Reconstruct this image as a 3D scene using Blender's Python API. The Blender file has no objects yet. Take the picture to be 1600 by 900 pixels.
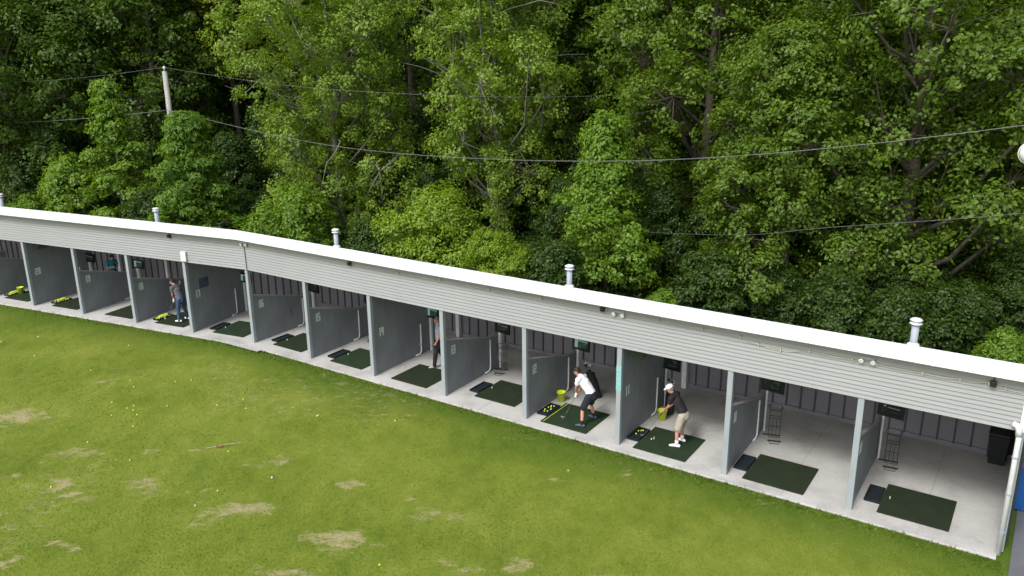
import bpy, bmesh, math, random
import numpy as np
from mathutils import Vector, Matrix

random.seed(7)
R = math.radians
sc = bpy.context.scene
COL = sc.collection

# ------------------------------------------------------------------ camera, sky, sun, exposure
CAM_H, PITCH, ROLL, FPX = 10.546, 0.2859, -0.01052, 1275.0
cam_d = bpy.data.cameras.new('camera')
cam_d.sensor_width = 36.0
cam_d.lens = FPX / 1600.0 * 36.0
cam_d.clip_end = 2000
cam = bpy.data.objects.new('camera', cam_d)
COL.objects.link(cam)
_c, _s, _cr, _sr = math.cos(PITCH), math.sin(PITCH), math.cos(ROLL), math.sin(ROLL)
_R, _U, _F = Vector((1, 0, 0)), Vector((0, _s, _c)), Vector((0, _c, -_s))
_X, _Y, _Z = _R * _cr + _U * _sr, -_R * _sr + _U * _cr, -_F
cam.matrix_world = Matrix(((_X.x, _Y.x, _Z.x, 0), (_X.y, _Y.y, _Z.y, 0), (_X.z, _Y.z, _Z.z, CAM_H), (0, 0, 0, 1)))
sc.camera = cam

SUN_EL, SUN_AZ = R(48), R(218)          # azimuth clockwise from +Y: behind the camera, to its left
world = bpy.data.worlds.new('World')
sc.world = world
world.use_nodes = True
wn = world.node_tree
bg = wn.nodes['Background']
sky = wn.nodes.new('ShaderNodeTexSky')
sky.sky_type = 'NISHITA'
sky.sun_disc = False
sky.sun_elevation = SUN_EL
sky.sun_rotation = SUN_AZ
sky.air_density = 1.0
sky.dust_density = 4.0
sky.ozone_density = 1.0
hs = wn.nodes.new('ShaderNodeHueSaturation')       # thin high cloud: the blue washed out
hs.inputs['Saturation'].default_value = 0.5
wn.links.new(sky.outputs[0], hs.inputs['Color'])
wn.links.new(hs.outputs[0], bg.inputs['Color'])
bg.inputs['Strength'].default_value = 0.15

sun_d = bpy.data.lights.new('sun', 'SUN')
sun_d.energy = 1.5
sun_d.angle = R(14)
sun_d.color = (1.0, 0.985, 0.955)
sun = bpy.data.objects.new('sun', sun_d)
COL.objects.link(sun)
_sd = Vector((math.sin(SUN_AZ) * math.cos(SUN_EL), math.cos(SUN_AZ) * math.cos(SUN_EL), math.sin(SUN_EL)))
sun.rotation_euler = _sd.to_track_quat('Z', 'Y').to_euler()

sc.view_settings.view_transform = 'Standard'
sc.view_settings.look = 'None'
sc.view_settings.gamma = 1.0
sc.view_settings.use_curve_mapping = False
sc.view_settings.exposure = 0.7
cy = sc.cycles
cy.max_bounces = 8
cy.diffuse_bounces = 6
cy.glossy_bounces = 2
cy.transmission_bounces = 6
cy.transparent_max_bounces = 4
cy.use_denoising = True

# ------------------------------------------------------------------ frames of the building
A1, A2 = -0.593435, -0.421959
W1 = 3.0422
OX, OY = -9.759, 28.925                     # the bend of the shelter (front post 4)


def FR(seg, u, v, z=0.0):
    a = A1 if seg == 1 else A2
    return Vector((OX + u * math.cos(a) - v * math.sin(a), OY + u * math.sin(a) + v * math.cos(a), z))


def ANG(seg):
    return A1 if seg == 1 else A2


def local_np(x, y, seg=1):
    a = A1 if seg == 1 else A2
    dx, dy = x - OX, y - OY
    return dx * math.cos(a) + dy * math.sin(a), -dx * math.sin(a) + dy * math.cos(a)


def behind(x, y):                            # distance behind the front line, on either wing
    u1, v1 = local_np(x, y, 1)
    u2, v2 = local_np(x, y, 2)
    return np.maximum(v1, v2) if isinstance(x, np.ndarray) else max(v1, v2)


# ------------------------------------------------------------------ numpy noise
def vnoise(x, y, scale, seed):
    rs = np.random.RandomState(seed)
    g = rs.rand(128, 128)
    fx, fy = x / scale, y / scale
    ix, iy = np.floor(fx).astype(int), np.floor(fy).astype(int)
    tx, ty = fx - ix, fy - iy
    tx, ty = tx * tx * (3 - 2 * tx), ty * ty * (3 - 2 * ty)
    a, b = g[ix % 128, iy % 128], g[(ix + 1) % 128, iy % 128]
    c, d = g[ix % 128, (iy + 1) % 128], g[(ix + 1) % 128, (iy + 1) % 128]
    return (a * (1 - tx) + b * tx) * (1 - ty) + (c * (1 - tx) + d * tx) * ty


def fbm(x, y, scale, seed, octs=4):
    s, amp, tot = 0, 1.0, 0
    for i in range(octs):
        s = s + vnoise(x, y, scale / 2 ** i, seed + i) * amp
        tot += amp
        amp *= 0.55
    return s / tot


def ground_z(x, y):
    """height of the ground sheet: level lawn, wooded bank rising behind the shelter"""
    x, y = np.asarray(x, float), np.asarray(y, float)
    v = behind(np.atleast_1d(x), np.atleast_1d(y))
    t = np.clip(v - 8.0, 0, 70)
    z = -0.045 + 0.055 * t + np.clip(t, 0, 3) / 3 * (fbm(np.atleast_1d(x), np.atleast_1d(y), 6.0, 40) - 0.5) * 0.8
    return z if x.ndim else float(z[0])


# ------------------------------------------------------------------ materials
def new_mat(name):
    m = bpy.data.materials.new(name)
    m.use_nodes = True
    nt = m.node_tree
    return m, nt, nt.nodes['Principled BSDF']


def ramp(nt, stops):
    r = nt.nodes.new('ShaderNodeValToRGB')
    e = r.color_ramp.elements
    e[0].position, e[0].color = stops[0][0], (*stops[0][1], 1)
    e[1].position, e[1].color = stops[-1][0], (*stops[-1][1], 1)
    for p, c in stops[1:-1]:
        k = e.new(p)
        k.color = (*c, 1)
    return r


def noise_node(nt, scale, detail=4, rough=0.55, coord='Object', stretch=None):
    tc = nt.nodes.new('ShaderNodeTexCoord')
    n = nt.nodes.new('ShaderNodeTexNoise')
    n.inputs['Scale'].default_value = scale
    n.inputs['Detail'].default_value = detail
    n.inputs['Roughness'].default_value = rough
    if stretch:
        mp = nt.nodes.new('ShaderNodeMapping')
        mp.inputs['Scale'].default_value = stretch
        nt.links.new(tc.outputs[coord], mp.inputs['Vector'])
        nt.links.new(mp.outputs[0], n.inputs['Vector'])
    else:
        nt.links.new(tc.outputs[coord], n.inputs['Vector'])
    return n


def plain(name, col, rough=0.6, metal=0.0, var=0.12, scale=6.0, bump=0.0, bscale=60.0, spec=0.4, stretch=None):
    """a painted or natural surface with mild mottling and optional fine relief"""
    m, nt, b = new_mat(name)
    n = noise_node(nt, scale, stretch=stretch)
    r = ramp(nt, [(0.25, tuple(c * (1 - var) for c in col)), (0.75, tuple(min(1, c * (1 + var)) for c in col))])
    nt.links.new(n.outputs['Fac'], r.inputs['Fac'])
    nt.links.new(r.outputs['Color'], b.inputs['Base Color'])
    b.inputs['Roughness'].default_value = rough
    b.inputs['Metallic'].default_value = metal
    b.inputs['Specular IOR Level'].default_value = spec
    if bump > 0:
        n2 = noise_node(nt, bscale, 3)
        bp = nt.nodes.new('ShaderNodeBump')
        bp.inputs['Strength'].default_value = bump
        bp.inputs['Distance'].default_value = 0.01
        nt.links.new(n2.outputs['Fac'], bp.inputs['Height'])
        nt.links.new(bp.outputs['Normal'], b.inputs['Normal'])
    return m


M = {}
M['siding'] = plain('siding_vinyl', (0.272, 0.284, 0.288), 0.5, var=0.07, scale=1.3, stretch=(0.25, 1, 3))
M['trim'] = plain('white_trim_metal', (0.60, 0.62, 0.64), 0.4, var=0.05, scale=0.9, stretch=(1, 1, 2.5))
M['deck'] = plain('roof_deck', (0.55, 0.56, 0.57), 0.5, var=0.08)
M['ceiling'] = plain('ceiling_boards', (0.20, 0.20, 0.21), 0.8, var=0.12)
M['post'] = plain('post_paint', (0.27, 0.305, 0.325), 0.6, var=0.1, scale=5, stretch=(1, 1, 0.3))
M['panel'] = plain('partition_paint', (0.155, 0.18, 0.195), 0.65, var=0.14, scale=1.6, bump=0.1, bscale=25)
M['cap'] = plain('partition_cap', (0.34, 0.34, 0.33), 0.7, var=0.15, scale=9)
M['backpanel'] = plain('back_wall_paint', (0.22, 0.215, 0.24), 0.55, var=0.12, scale=1.2, stretch=(1, 1, 0.3))
M['batten'] = plain('batten_paint', (0.075, 0.075, 0.09), 0.6, var=0.1)
M['white'] = plain('white_paint', (0.66, 0.67, 0.68), 0.5, var=0.08, scale=7)
M['pvc'] = plain('pvc_white', (0.74, 0.75, 0.76), 0.4, var=0.06, scale=8)
M['pillar'] = plain('pillar_paint', (0.66, 0.67, 0.69), 0.6, var=0.1, scale=7)
M['black'] = plain('black_plastic', (0.012, 0.012, 0.013), 0.45, var=0.2)
M['blackmetal'] = plain('black_metal', (0.018, 0.018, 0.02), 0.4, var=0.2)
M['rubber'] = plain('tray_rubber', (0.014, 0.019, 0.023), 0.9, var=0.2, scale=8, spec=0.1, bump=0.2, bscale=120)
M['galv'] = plain('galvanised_metal', (0.30, 0.33, 0.38), 0.6, 0.0, var=0.12, scale=9, stretch=(1, 1, 0.25))
M['lime'] = plain('lime_plastic', (0.56, 0.66, 0.03), 0.4, var=0.08)
M['ballyellow'] = plain('range_ball_yellow', (0.68, 0.80, 0.06), 0.35, var=0.05)
M['ballwhite'] = plain('range_ball_white', (0.66, 0.68, 0.60), 0.35, var=0.05)
M['skin'] = plain('skin', (0.46, 0.24, 0.165), 0.5, var=0.1, scale=9)
M['skin_red'] = plain('skin_ruddy', (0.50, 0.235, 0.175), 0.5, var=0.12, scale=9)
M['hair'] = plain('dark_hair', (0.022, 0.014, 0.010), 0.6, var=0.3, scale=40)
M['greyhair'] = plain('grey_hair', (0.16, 0.14, 0.12), 0.6, var=0.3, scale=40)
M['whitecloth'] = plain('white_cloth', (0.80, 0.80, 0.82), 0.85, var=0.05, scale=6, bump=0.3, bscale=14)
M['blackcloth'] = plain('black_cloth', (0.014, 0.013, 0.017), 0.85, var=0.25, scale=6, bump=0.3, bscale=14)
M['navycloth'] = plain('dark_shorts_cloth', (0.011, 0.012, 0.018), 0.85, var=0.25, scale=6, bump=0.3, bscale=14)
M['khaki'] = plain('grey_khaki_cloth', (0.33, 0.30, 0.25), 0.85, var=0.12, scale=6, bump=0.3, bscale=14)
M['greycloth'] = plain('heather_grey_cloth', (0.10, 0.105, 0.125), 0.85, var=0.18, scale=8, bump=0.3, bscale=14)
M['bluegrey'] = plain('pale_blue_cloth', (0.36, 0.38, 0.45), 0.85, var=0.15, scale=8, bump=0.3, bscale=14)
M['denim'] = plain('denim', (0.035, 0.066, 0.125), 0.85, var=0.3, scale=10, bump=0.3, bscale=20)
M['teal'] = plain('teal_cloth', (0.012, 0.19, 0.26), 0.85, var=0.15, scale=8, bump=0.3, bscale=14)
M['bluesuede'] = plain('blue_grey_shoe', (0.05, 0.075, 0.11), 0.7, var=0.3, scale=30)
M['greyshoe'] = plain('grey_shoe', (0.36, 0.36, 0.37), 0.7, var=0.2, scale=30)
M['steel'] = plain('club_steel', (0.55, 0.56, 0.58), 0.25, 0.9, var=0.05)
M['tape'] = plain('cyan_tape', (0.22, 0.42, 0.42), 0.5, var=0.15, scale=20)
M['digit'] = plain('stencil_paint', (0.50, 0.60, 0.52), 0.7, var=0.35, scale=40)
M['cord'] = plain('cream_cord', (0.48, 0.44, 0.33), 0.6, var=0.1)
M['cable'] = plain('dark_cable', (0.02, 0.02, 0.02), 0.5)
M['wire'] = plain('weathered_wire', (0.14, 0.14, 0.14), 0.6, var=0.2, scale=3)
M['polewood'] = plain('weathered_pole_wood', (0.30, 0.29, 0.27), 0.85, var=0.25, scale=5, stretch=(6, 6, 0.4), bump=0.4, bscale=30)
M['lampglass'] = plain('lamp_glass', (0.75, 0.77, 0.78), 0.12, var=0.05)
M['blue'] = plain('blue_painted_panel', (0.012, 0.085, 0.30), 0.45, var=0.15, scale=1.5)
M['red'] = plain('red_print', (0.45, 0.03, 0.03), 0.5)
M['binplastic'] = plain('bin_plastic', (0.013, 0.016, 0.017), 0.5, var=0.2)
M['darkpaint'] = plain('dark_sheet', (0.022, 0.023, 0.026), 0.6, var=0.2)
M['poster'] = plain('dark_poster', (0.06, 0.085, 0.12), 0.25, var=0.3, scale=7)
M['bark'] = plain('bark', (0.085, 0.072, 0.058), 0.9, var=0.35, scale=4, stretch=(5, 5, 0.7), bump=0.6, bscale=14)
M['palebark'] = plain('pale_bark', (0.20, 0.19, 0.165), 0.9, var=0.3, scale=4, stretch=(5, 5, 0.7), bump=0.5, bscale=14)


def concrete_mat():
    m, nt, b = new_mat('concrete')
    n1 = noise_node(nt, 0.9, 6, 0.6)
    r1 = ramp(nt, [(0.28, (0.29, 0.285, 0.27)), (0.5, (0.42, 0.415, 0.40)), (0.75, (0.49, 0.485, 0.47))])
    nt.links.new(n1.outputs['Fac'], r1.inputs['Fac'])
    n2 = noise_node(nt, 14, 5, 0.7)
    mx = nt.nodes.new('ShaderNodeMix')
    mx.data_type = 'RGBA'
    mx.blend_type = 'MULTIPLY'
    mx.inputs['Factor'].default_value = 0.5
    r2 = ramp(nt, [(0.3, (0.72, 0.71, 0.70)), (0.6, (1, 1, 1))])
    nt.links.new(n2.outputs['Fac'], r2.inputs['Fac'])
    nt.links.new(r1.outputs['Color'], mx.inputs['A'])
    nt.links.new(r2.outputs['Color'], mx.inputs['B'])
    nt.links.new(mx.outputs['Result'], b.inputs['Base Color'])
    b.inputs['Roughness'].default_value = 0.75
    bp = nt.nodes.new('ShaderNodeBump')
    bp.inputs['Strength'].default_value = 0.15
    bp.inputs['Distance'].default_value = 0.01
    nt.links.new(n2.outputs['Fac'], bp.inputs['Height'])
    nt.links.new(bp.outputs['Normal'], b.inputs['Normal'])
    return m


M['concrete'] = concrete_mat()


def scuffed(name, col, mark, rough=0.65):
    m, nt, b = new_mat(name)
    L = nt.links.new
    n = noise_node(nt, 1.4, 6, 0.65, stretch=(1, 1, .55))
    r = ramp(nt, [(0.25, tuple(c * .80 for c in col)), (0.5, col), (0.78, tuple(c * 1.22 for c in col))])
    L(n.outputs['Fac'], r.inputs['Fac'])
    tc = nt.nodes.new('ShaderNodeTexCoord')
    vo = nt.nodes.new('ShaderNodeTexVoronoi')
    vo.inputs['Scale'].default_value = 3.2
    L(tc.outputs['Object'], vo.inputs['Vector'])
    n2 = noise_node(nt, 2.0, 3)
    lt = nt.nodes.new('ShaderNodeMath')
    lt.operation = 'LESS_THAN'
    lt.inputs[1].default_value = 0.085
    L(vo.outputs['Distance'], lt.inputs[0])
    g = nt.nodes.new('ShaderNodeMath')
    g.operation = 'MULTIPLY'
    L(lt.outputs[0], g.inputs[0])
    L(n2.outputs['Fac'], g.inputs[1])
    mx = nt.nodes.new('ShaderNodeMix')
    mx.data_type = 'RGBA'
    L(g.outputs[0], mx.inputs['Factor'])
    L(r.outputs['Color'], mx.inputs['A'])
    mx.inputs['B'].default_value = (*mark, 1)
    L(mx.outputs['Result'], b.inputs['Base Color'])
    b.inputs['Roughness'].default_value = rough
    return m


M['panel'] = scuffed('partition_paint_scuffed', (0.180, 0.197, 0.212), (0.27, 0.29, 0.29))
M['asphalt'] = plain('asphalt', (0.115, 0.12, 0.13), 0.85, var=0.25, scale=1.3, bump=0.4, bscale=90)


def mat_turf(name, c1, c2):
    m, nt, b = new_mat(name)
    n = noise_node(nt, 2.2, 5, 0.6)
    r = ramp(nt, [(0.3, c1), (0.7, c2)])
    nt.links.new(n.outputs['Fac'], r.inputs['Fac'])
    n2 = noise_node(nt, 160, 2)
    mx = nt.nodes.new('ShaderNodeMix')
    mx.data_type = 'RGBA'
    mx.blend_type = 'MULTIPLY'
    mx.inputs['Factor'].default_value = 0.6
    r2 = ramp(nt, [(0.3, (0.45, 0.45, 0.45)), (0.7, (1, 1, 1))])
    nt.links.new(n2.outputs['Fac'], r2.inputs['Fac'])
    nt.links.new(r.outputs['Color'], mx.inputs['A'])
    nt.links.new(r2.outputs['Color'], mx.inputs['B'])
    nt.links.new(mx.outputs['Result'], b.inputs['Base Color'])
    b.inputs['Roughness'].default_value = 0.95
    b.inputs['Specular IOR Level'].default_value = 0.1
    bp = nt.nodes.new('ShaderNodeBump')
    bp.inputs['Strength'].default_value = 0.6
    bp.inputs['Distance'].default_value = 0.01
    nt.links.new(n2.outputs['Fac'], bp.inputs['Height'])
    nt.links.new(bp.outputs['Normal'], b.inputs['Normal'])
    return m


M['turf_olive'] = mat_turf('mat_turf_olive', (0.019, 0.029, 0.016), (0.029, 0.041, 0.021))
M['turf_green'] = mat_turf('mat_turf_green', (0.020, 0.036, 0.019), (0.031, 0.051, 0.026))


def ground_mat():
    """lawn, bare patches (attribute 'bare') and leaf litter under the trees (attribute 'wood')"""
    m, nt, b = new_mat('ground')
    L = nt.links.new
    big = noise_node(nt, 0.28, 5, 0.6)
    mid = noise_node(nt, 2.1, 6, 0.65, stretch=(1.0, 0.55, 1))
    fine = noise_node(nt, 22, 4, 0.7)
    rg = ramp(nt, [(0.30, (0.080, 0.120, 0.013)), (0.45, (0.124, 0.168, 0.020)), (0.55, (0.156, 0.195, 0.028)), (0.70, (0.215, 0.230, 0.052))])
    addn = nt.nodes.new('ShaderNodeMath')
    addn.operation = 'ADD'
    h1 = nt.nodes.new('ShaderNodeMath')
    h1.operation = 'MULTIPLY'
    h1.inputs[1].default_value = 0.55
    h2 = nt.nodes.new('ShaderNodeMath')
    h2.operation = 'MULTIPLY'
    h2.inputs[1].default_value = 0.45
    L(big.outputs['Fac'], h1.inputs[0])
    L(mid.outputs['Fac'], h2.inputs[0])
    L(h1.outputs[0], addn.inputs[0])
    L(h2.outputs[0], addn.inputs[1])
    L(addn.outputs[0], rg.inputs['Fac'])
    rf = ramp(nt, [(0.3, (0.78, 0.80, 0.76)), (0.65, (1.08, 1.08, 1.05))])
    L(fine.outputs['Fac'], rf.inputs['Fac'])
    mul = nt.nodes.new('ShaderNodeMix')
    mul.data_type = 'RGBA'
    mul.blend_type = 'MULTIPLY'
    mul.inputs['Factor'].default_value = 0.8
    L(rg.outputs['Color'], mul.inputs['A'])
    L(rf.outputs['Color'], mul.inputs['B'])
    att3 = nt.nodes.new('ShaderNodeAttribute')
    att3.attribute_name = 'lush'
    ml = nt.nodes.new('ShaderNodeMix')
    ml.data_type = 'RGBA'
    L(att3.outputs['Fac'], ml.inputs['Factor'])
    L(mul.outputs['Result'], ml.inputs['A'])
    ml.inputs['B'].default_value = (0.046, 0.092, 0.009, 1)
    att = nt.nodes.new('ShaderNodeAttribute')
    att.attribute_name = 'bare'
    soil = ramp(nt, [(0.3, (0.21, 0.19, 0.085)), (0.7, (0.36, 0.31, 0.18))])
    L(fine.outputs['Fac'], soil.inputs['Fac'])
    rag = noise_node(nt, 2.6, 9, 0.72, stretch=(1.0, 1.9, 1))
    rag.inputs['Distortion'].default_value = 0.6
    m1_ = nt.nodes.new('ShaderNodeMath')
    m1_.operation = 'MULTIPLY_ADD'
    m1_.inputs[1].default_value = 5.5
    m1_.inputs[2].default_value = -3.55
    L(rag.outputs['Fac'], m1_.inputs[0])
    m2_ = nt.nodes.new('ShaderNodeMath')
    m2_.operation = 'MULTIPLY_ADD'
    m2_.inputs[1].default_value = 1.75
    L(att.outputs['Fac'], m2_.inputs[0])
    L(m1_.outputs[0], m2_.inputs[2])
    m2_.use_clamp = True
    mb = nt.nodes.new('ShaderNodeMix')
    mb.data_type = 'RGBA'
    L(m2_.outputs[0], mb.inputs['Factor'])
    L(ml.outputs['Result'], mb.inputs['A'])
    L(soil.outputs['Color'], mb.inputs['B'])
    att2 = nt.nodes.new('ShaderNodeAttribute')
    att2.attribute_name = 'wood'
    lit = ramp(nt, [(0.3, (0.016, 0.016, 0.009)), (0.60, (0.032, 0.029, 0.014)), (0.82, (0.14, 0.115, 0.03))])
    L(mid.outputs['Fac'], lit.inputs['Fac'])
    mw = nt.nodes.new('ShaderNodeMix')
    mw.data_type = 'RGBA'
    L(att2.outputs['Fac'], mw.inputs['Factor'])
    L(mb.outputs['Result'], mw.inputs['A'])
    L(lit.outputs['Color'], mw.inputs['B'])
    L(mw.outputs['Result'], b.inputs['Base Color'])
    b.inputs['Roughness'].default_value = 0.95
    b.inputs['Specular IOR Level'].default_value = 0.1
    bp = nt.nodes.new('ShaderNodeBump')
    bp.inputs['Strength'].default_value = 0.7
    bp.inputs['Distance'].default_value = 0.03
    L(fine.outputs['Fac'], bp.inputs['Height'])
    L(bp.outputs['Normal'], b.inputs['Normal'])
    return m


M['ground'] = ground_mat()


def leaf_mat(name, stops, trans=0.48, gloss=0.018):
    """leaf: diffuse and translucent with a slight sheen, colour varied leaf by leaf ('tone')"""
    m = bpy.data.materials.new(name)
    m.use_nodes = True
    nt = m.node_tree
    nt.nodes.clear()
    out = nt.nodes.new('ShaderNodeOutputMaterial')
    att = nt.nodes.new('ShaderNodeAttribute')
    att.attribute_name = 'tone'
    r = ramp(nt, stops)
    nt.links.new(att.outputs['Fac'], r.inputs['Fac'])
    d = nt.nodes.new('ShaderNodeBsdfDiffuse')
    t = nt.nodes.new('ShaderNodeBsdfTranslucent')
    g = nt.nodes.new('ShaderNodeBsdfGlossy')
    g.inputs['Roughness'].default_value = 0.45
    g.inputs['Color'].default_value = (0.9, 0.95, 0.9, 1)
    nt.links.new(r.outputs['Color'], d.inputs['Color'])
    gm = nt.nodes.new('ShaderNodeMix')
    gm.data_type = 'RGBA'
    gm.blend_type = 'MULTIPLY'
    gm.inputs['Factor'].default_value = 1
    gm.inputs['B'].default_value = (1.25, 1.2, 0.5, 1)
    nt.links.new(r.outputs['Color'], gm.inputs['A'])
    nt.links.new(gm.outputs['Result'], t.inputs['Color'])
    m1 = nt.nodes.new('ShaderNodeMixShader')
    m1.inputs[0].default_value = trans
    m2 = nt.nodes.new('ShaderNodeMixShader')
    m2.inputs[0].default_value = gloss
    nt.links.new(d.outputs[0], m1.inputs[1])
    nt.links.new(t.outputs[0], m1.inputs[2])
    nt.links.new(m1.outputs[0], m2.inputs[1])
    nt.links.new(g.outputs[0], m2.inputs[2])
    nt.links.new(m2.outputs[0], out.inputs['Surface'])
    return m


LEAF = {
    'poplar': leaf_mat('leaf_poplar', [(0, (0.125, 0.205, 0.020)), (0.6, (0.205, 0.315, 0.034)), (1, (0.30, 0.42, 0.07))]),
    'maple': leaf_mat('leaf_maple', [(0, (0.100, 0.190, 0.015)), (0.6, (0.165, 0.285, 0.025)), (1, (0.24, 0.37, 0.045))]),
    'oak': leaf_mat('leaf_oak', [(0, (0.066, 0.122, 0.011)), (0.6, (0.122, 0.205, 0.018)), (1, (0.205, 0.295, 0.034))]),
    'yellow': leaf_mat('leaf_yellowish', [(0, (0.16, 0.20, 0.016)), (0.6, (0.24, 0.30, 0.028)), (1, (0.33, 0.38, 0.05))]),
    'bush': leaf_mat('leaf_bush', [(0, (0.14, 0.23, 0.014)), (0.6, (0.215, 0.330, 0.025)), (1, (0.30, 0.42, 0.046))]),
    'dark': leaf_mat('leaf_dark', [(0, (0.048, 0.098, 0.010)), (0.6, (0.084, 0.152, 0.016)), (1, (0.14, 0.215, 0.026))]),
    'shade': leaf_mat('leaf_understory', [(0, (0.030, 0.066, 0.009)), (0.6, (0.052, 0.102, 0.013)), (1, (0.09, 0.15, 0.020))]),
    'conifer': leaf_mat('leaf_hemlock', [(0, (0.075, 0.160, 0.014)), (0.6, (0.130, 0.245, 0.024)), (1, (0.20, 0.33, 0.042))]),
    'grass': leaf_mat('grass_blade', [(0, (0.060, 0.100, 0.010)), (0.45, (0.134, 0.180, 0.021)), (0.8, (0.205, 0.232, 0.042)), (1, (0.29, 0.27, 0.11))], 0.25, 0.01),
}


# ------------------------------------------------------------------ mesh helpers
class MB:
    """collects vertices and faces; build() links them as one mesh object"""

    def __init__(self):
        self.v, self.f = [], []

    def add(self, vs, fs):
        o = len(self.v)
        self.v += [tuple(p) for p in vs]
        self.f += [tuple(i + o for i in q) for q in fs]
        return self

    def box(self, x0, x1, y0, y1, z0, z1):
        vs = [(x0, y0, z0), (x1, y0, z0), (x1, y1, z0), (x0, y1, z0), (x0, y0, z1), (x1, y0, z1), (x1, y1, z1), (x0, y1, z1)]
        return self.add(vs, [(0, 3, 2, 1), (4, 5, 6, 7), (0, 1, 5, 4), (1, 2, 6, 5), (2, 3, 7, 6), (3, 0, 4, 7)])

    def bbox(self, x0, x1, y0, y1, z0, z1, b=0.01):
        """box with chamfered edges"""
        bm = bmesh.new()
        r = bmesh.ops.create_cube(bm, size=1.0)
        for v in r['verts']:
            v.co = Vector(((x0 + x1) / 2 + v.co.x * (x1 - x0), (y0 + y1) / 2 + v.co.y * (y1 - y0), (z0 + z1) / 2 + v.co.z * (z1 - z0)))
        bmesh.ops.bevel(bm, geom=bm.edges[:], offset=b, segments=2, affect='EDGES', profile=0.5)
        bm.verts.index_update()
        self.add([v.co for v in bm.verts], [[v.index for v in f.verts] for f in bm.faces])
        bm.free()
        return self

    def tube(self, pts, rad, n=6, caps=True):
        pts = [Vector(p) for p in pts]
        if not hasattr(rad, '__len__'):
            rad = [rad] * len(pts)
        vs, fs = [], []
        prev = None
        for i, p in enumerate(pts):
            t = (pts[min(i + 1, len(pts) - 1)] - pts[max(i - 1, 0)]).normalized()
            if prev is None:
                a = Vector((0, 0, 1)) if abs(t.z) < 0.9 else Vector((1, 0, 0))
                s = t.cross(a).normalized()
            else:
                s = (prev - t * prev.dot(t)).normalized()
            prev = s
            q = t.cross(s)
            for k in range(n):
                an = 2 * math.pi * k / n
                vs.append(p + (s * math.cos(an) + q * math.sin(an)) * rad[i])
        for i in range(len(pts) - 1):
            for k in range(n):
                fs.append((i * n + k, i * n + (k + 1) % n, (i + 1) * n + (k + 1) % n, (i + 1) * n + k))
        if caps:
            fs.append(tuple(range(n - 1, -1, -1)))
            fs.append(tuple(range((len(pts) - 1) * n, len(pts) * n)))
        return self.add(vs, fs)

    def lathe(self, prof, n=20, c=(0, 0, 0), closed=True):
        vs, fs = [], []
        for r, z in prof:
            for k in range(n):
                an = 2 * math.pi * k / n
                vs.append((c[0] + r * math.cos(an), c[1] + r * math.sin(an), c[2] + z))
        m = len(prof)
        for i in range(m - 1):
            for k in range(n):
                fs.append((i * n + k, i * n + (k + 1) % n, (i + 1) * n + (k + 1) % n, (i + 1) * n + k))
        if closed:
            fs.append(tuple(range(n - 1, -1, -1)))
            fs.append(tuple(range((m - 1) * n, m * n)))
        return self.add(vs, fs)

    def ball(self, c, r, nu=10, nv=7, sx=1, sy=1, sz=1):
        vs, fs = [(c[0], c[1], c[2] - r * sz)], []
        for j in range(1, nv):
            ph = -math.pi / 2 + math.pi * j / nv
            for k in range(nu):
                an = 2 * math.pi * k / nu
                vs.append((c[0] + r * sx * math.cos(ph) * math.cos(an), c[1] + r * sy * math.cos(ph) * math.sin(an), c[2] + r * sz * math.sin(ph)))
        vs.append((c[0], c[1], c[2] + r * sz))
        for k in range(nu):
            fs.append((0, 1 + (k + 1) % nu, 1 + k))
            for j in range(nv - 2):
                a, b_ = 1 + j * nu, 1 + (j + 1) * nu
                fs.append((a + k, a + (k + 1) % nu, b_ + (k + 1) % nu, b_ + k))
            a = 1 + (nv - 2) * nu
            fs.append((a + k, a + (k + 1) % nu, len(vs) - 1))
        return self.add(vs, fs)

    def xform(self, mat):
        self.v = [tuple(mat @ Vector(p)) for p in self.v]
        return self

    def mesh(self, name, mat, smooth=False):
        me = bpy.data.meshes.new(name)
        me.from_pydata(self.v, [], self.f)
        if mat is not None:
            me.materials.append(mat)
        if smooth:
            me.polygons.foreach_set('use_smooth', [True] * len(me.polygons))
        me.update()
        return me

    def build(self, name, mat, parent=None, loc=(0, 0, 0), rz=0.0, smooth=False):
        return link(name, self.mesh(name, mat, smooth), parent, loc, rz)


def wmat(o):
    m = Matrix.LocRotScale(o.location, o.rotation_euler, o.scale)
    return wmat(o.parent) @ m if o.parent else m


def link(name, data, parent=None, loc=(0, 0, 0), rz=0.0, rot=None):
    """link an object at local loc / rotation under its parent"""
    o = bpy.data.objects.new(name, data)
    COL.objects.link(o)
    o.parent = parent
    o.location = loc
    o.rotation_euler = rot if rot is not None else (0, 0, rz)
    return o


def put(name, data, parent, wloc, rz):
    """link a part given its place in the world (the parents are not scaled)"""
    o = bpy.data.objects.new(name, data)
    COL.objects.link(o)
    o.parent = parent
    m = Matrix.Translation(Vector(wloc)) @ Matrix.Rotation(rz, 4, 'Z')
    m = wmat(parent).inverted() @ m if parent else m
    o.location = m.to_translation()
    o.rotation_euler = m.to_euler()
    return o


def tag(o, label=None, cat=None, group=None, kind=None):
    if label:
        o['label'] = label
    if cat:
        o['category'] = cat
    if group:
        o['group'] = group
    if kind:
        o['kind'] = kind
    return o


def thing(name, label, cat, loc, rz=0.0, group=None):
    return tag(link(name, None, None, loc, rz), label, cat, group)


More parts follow.
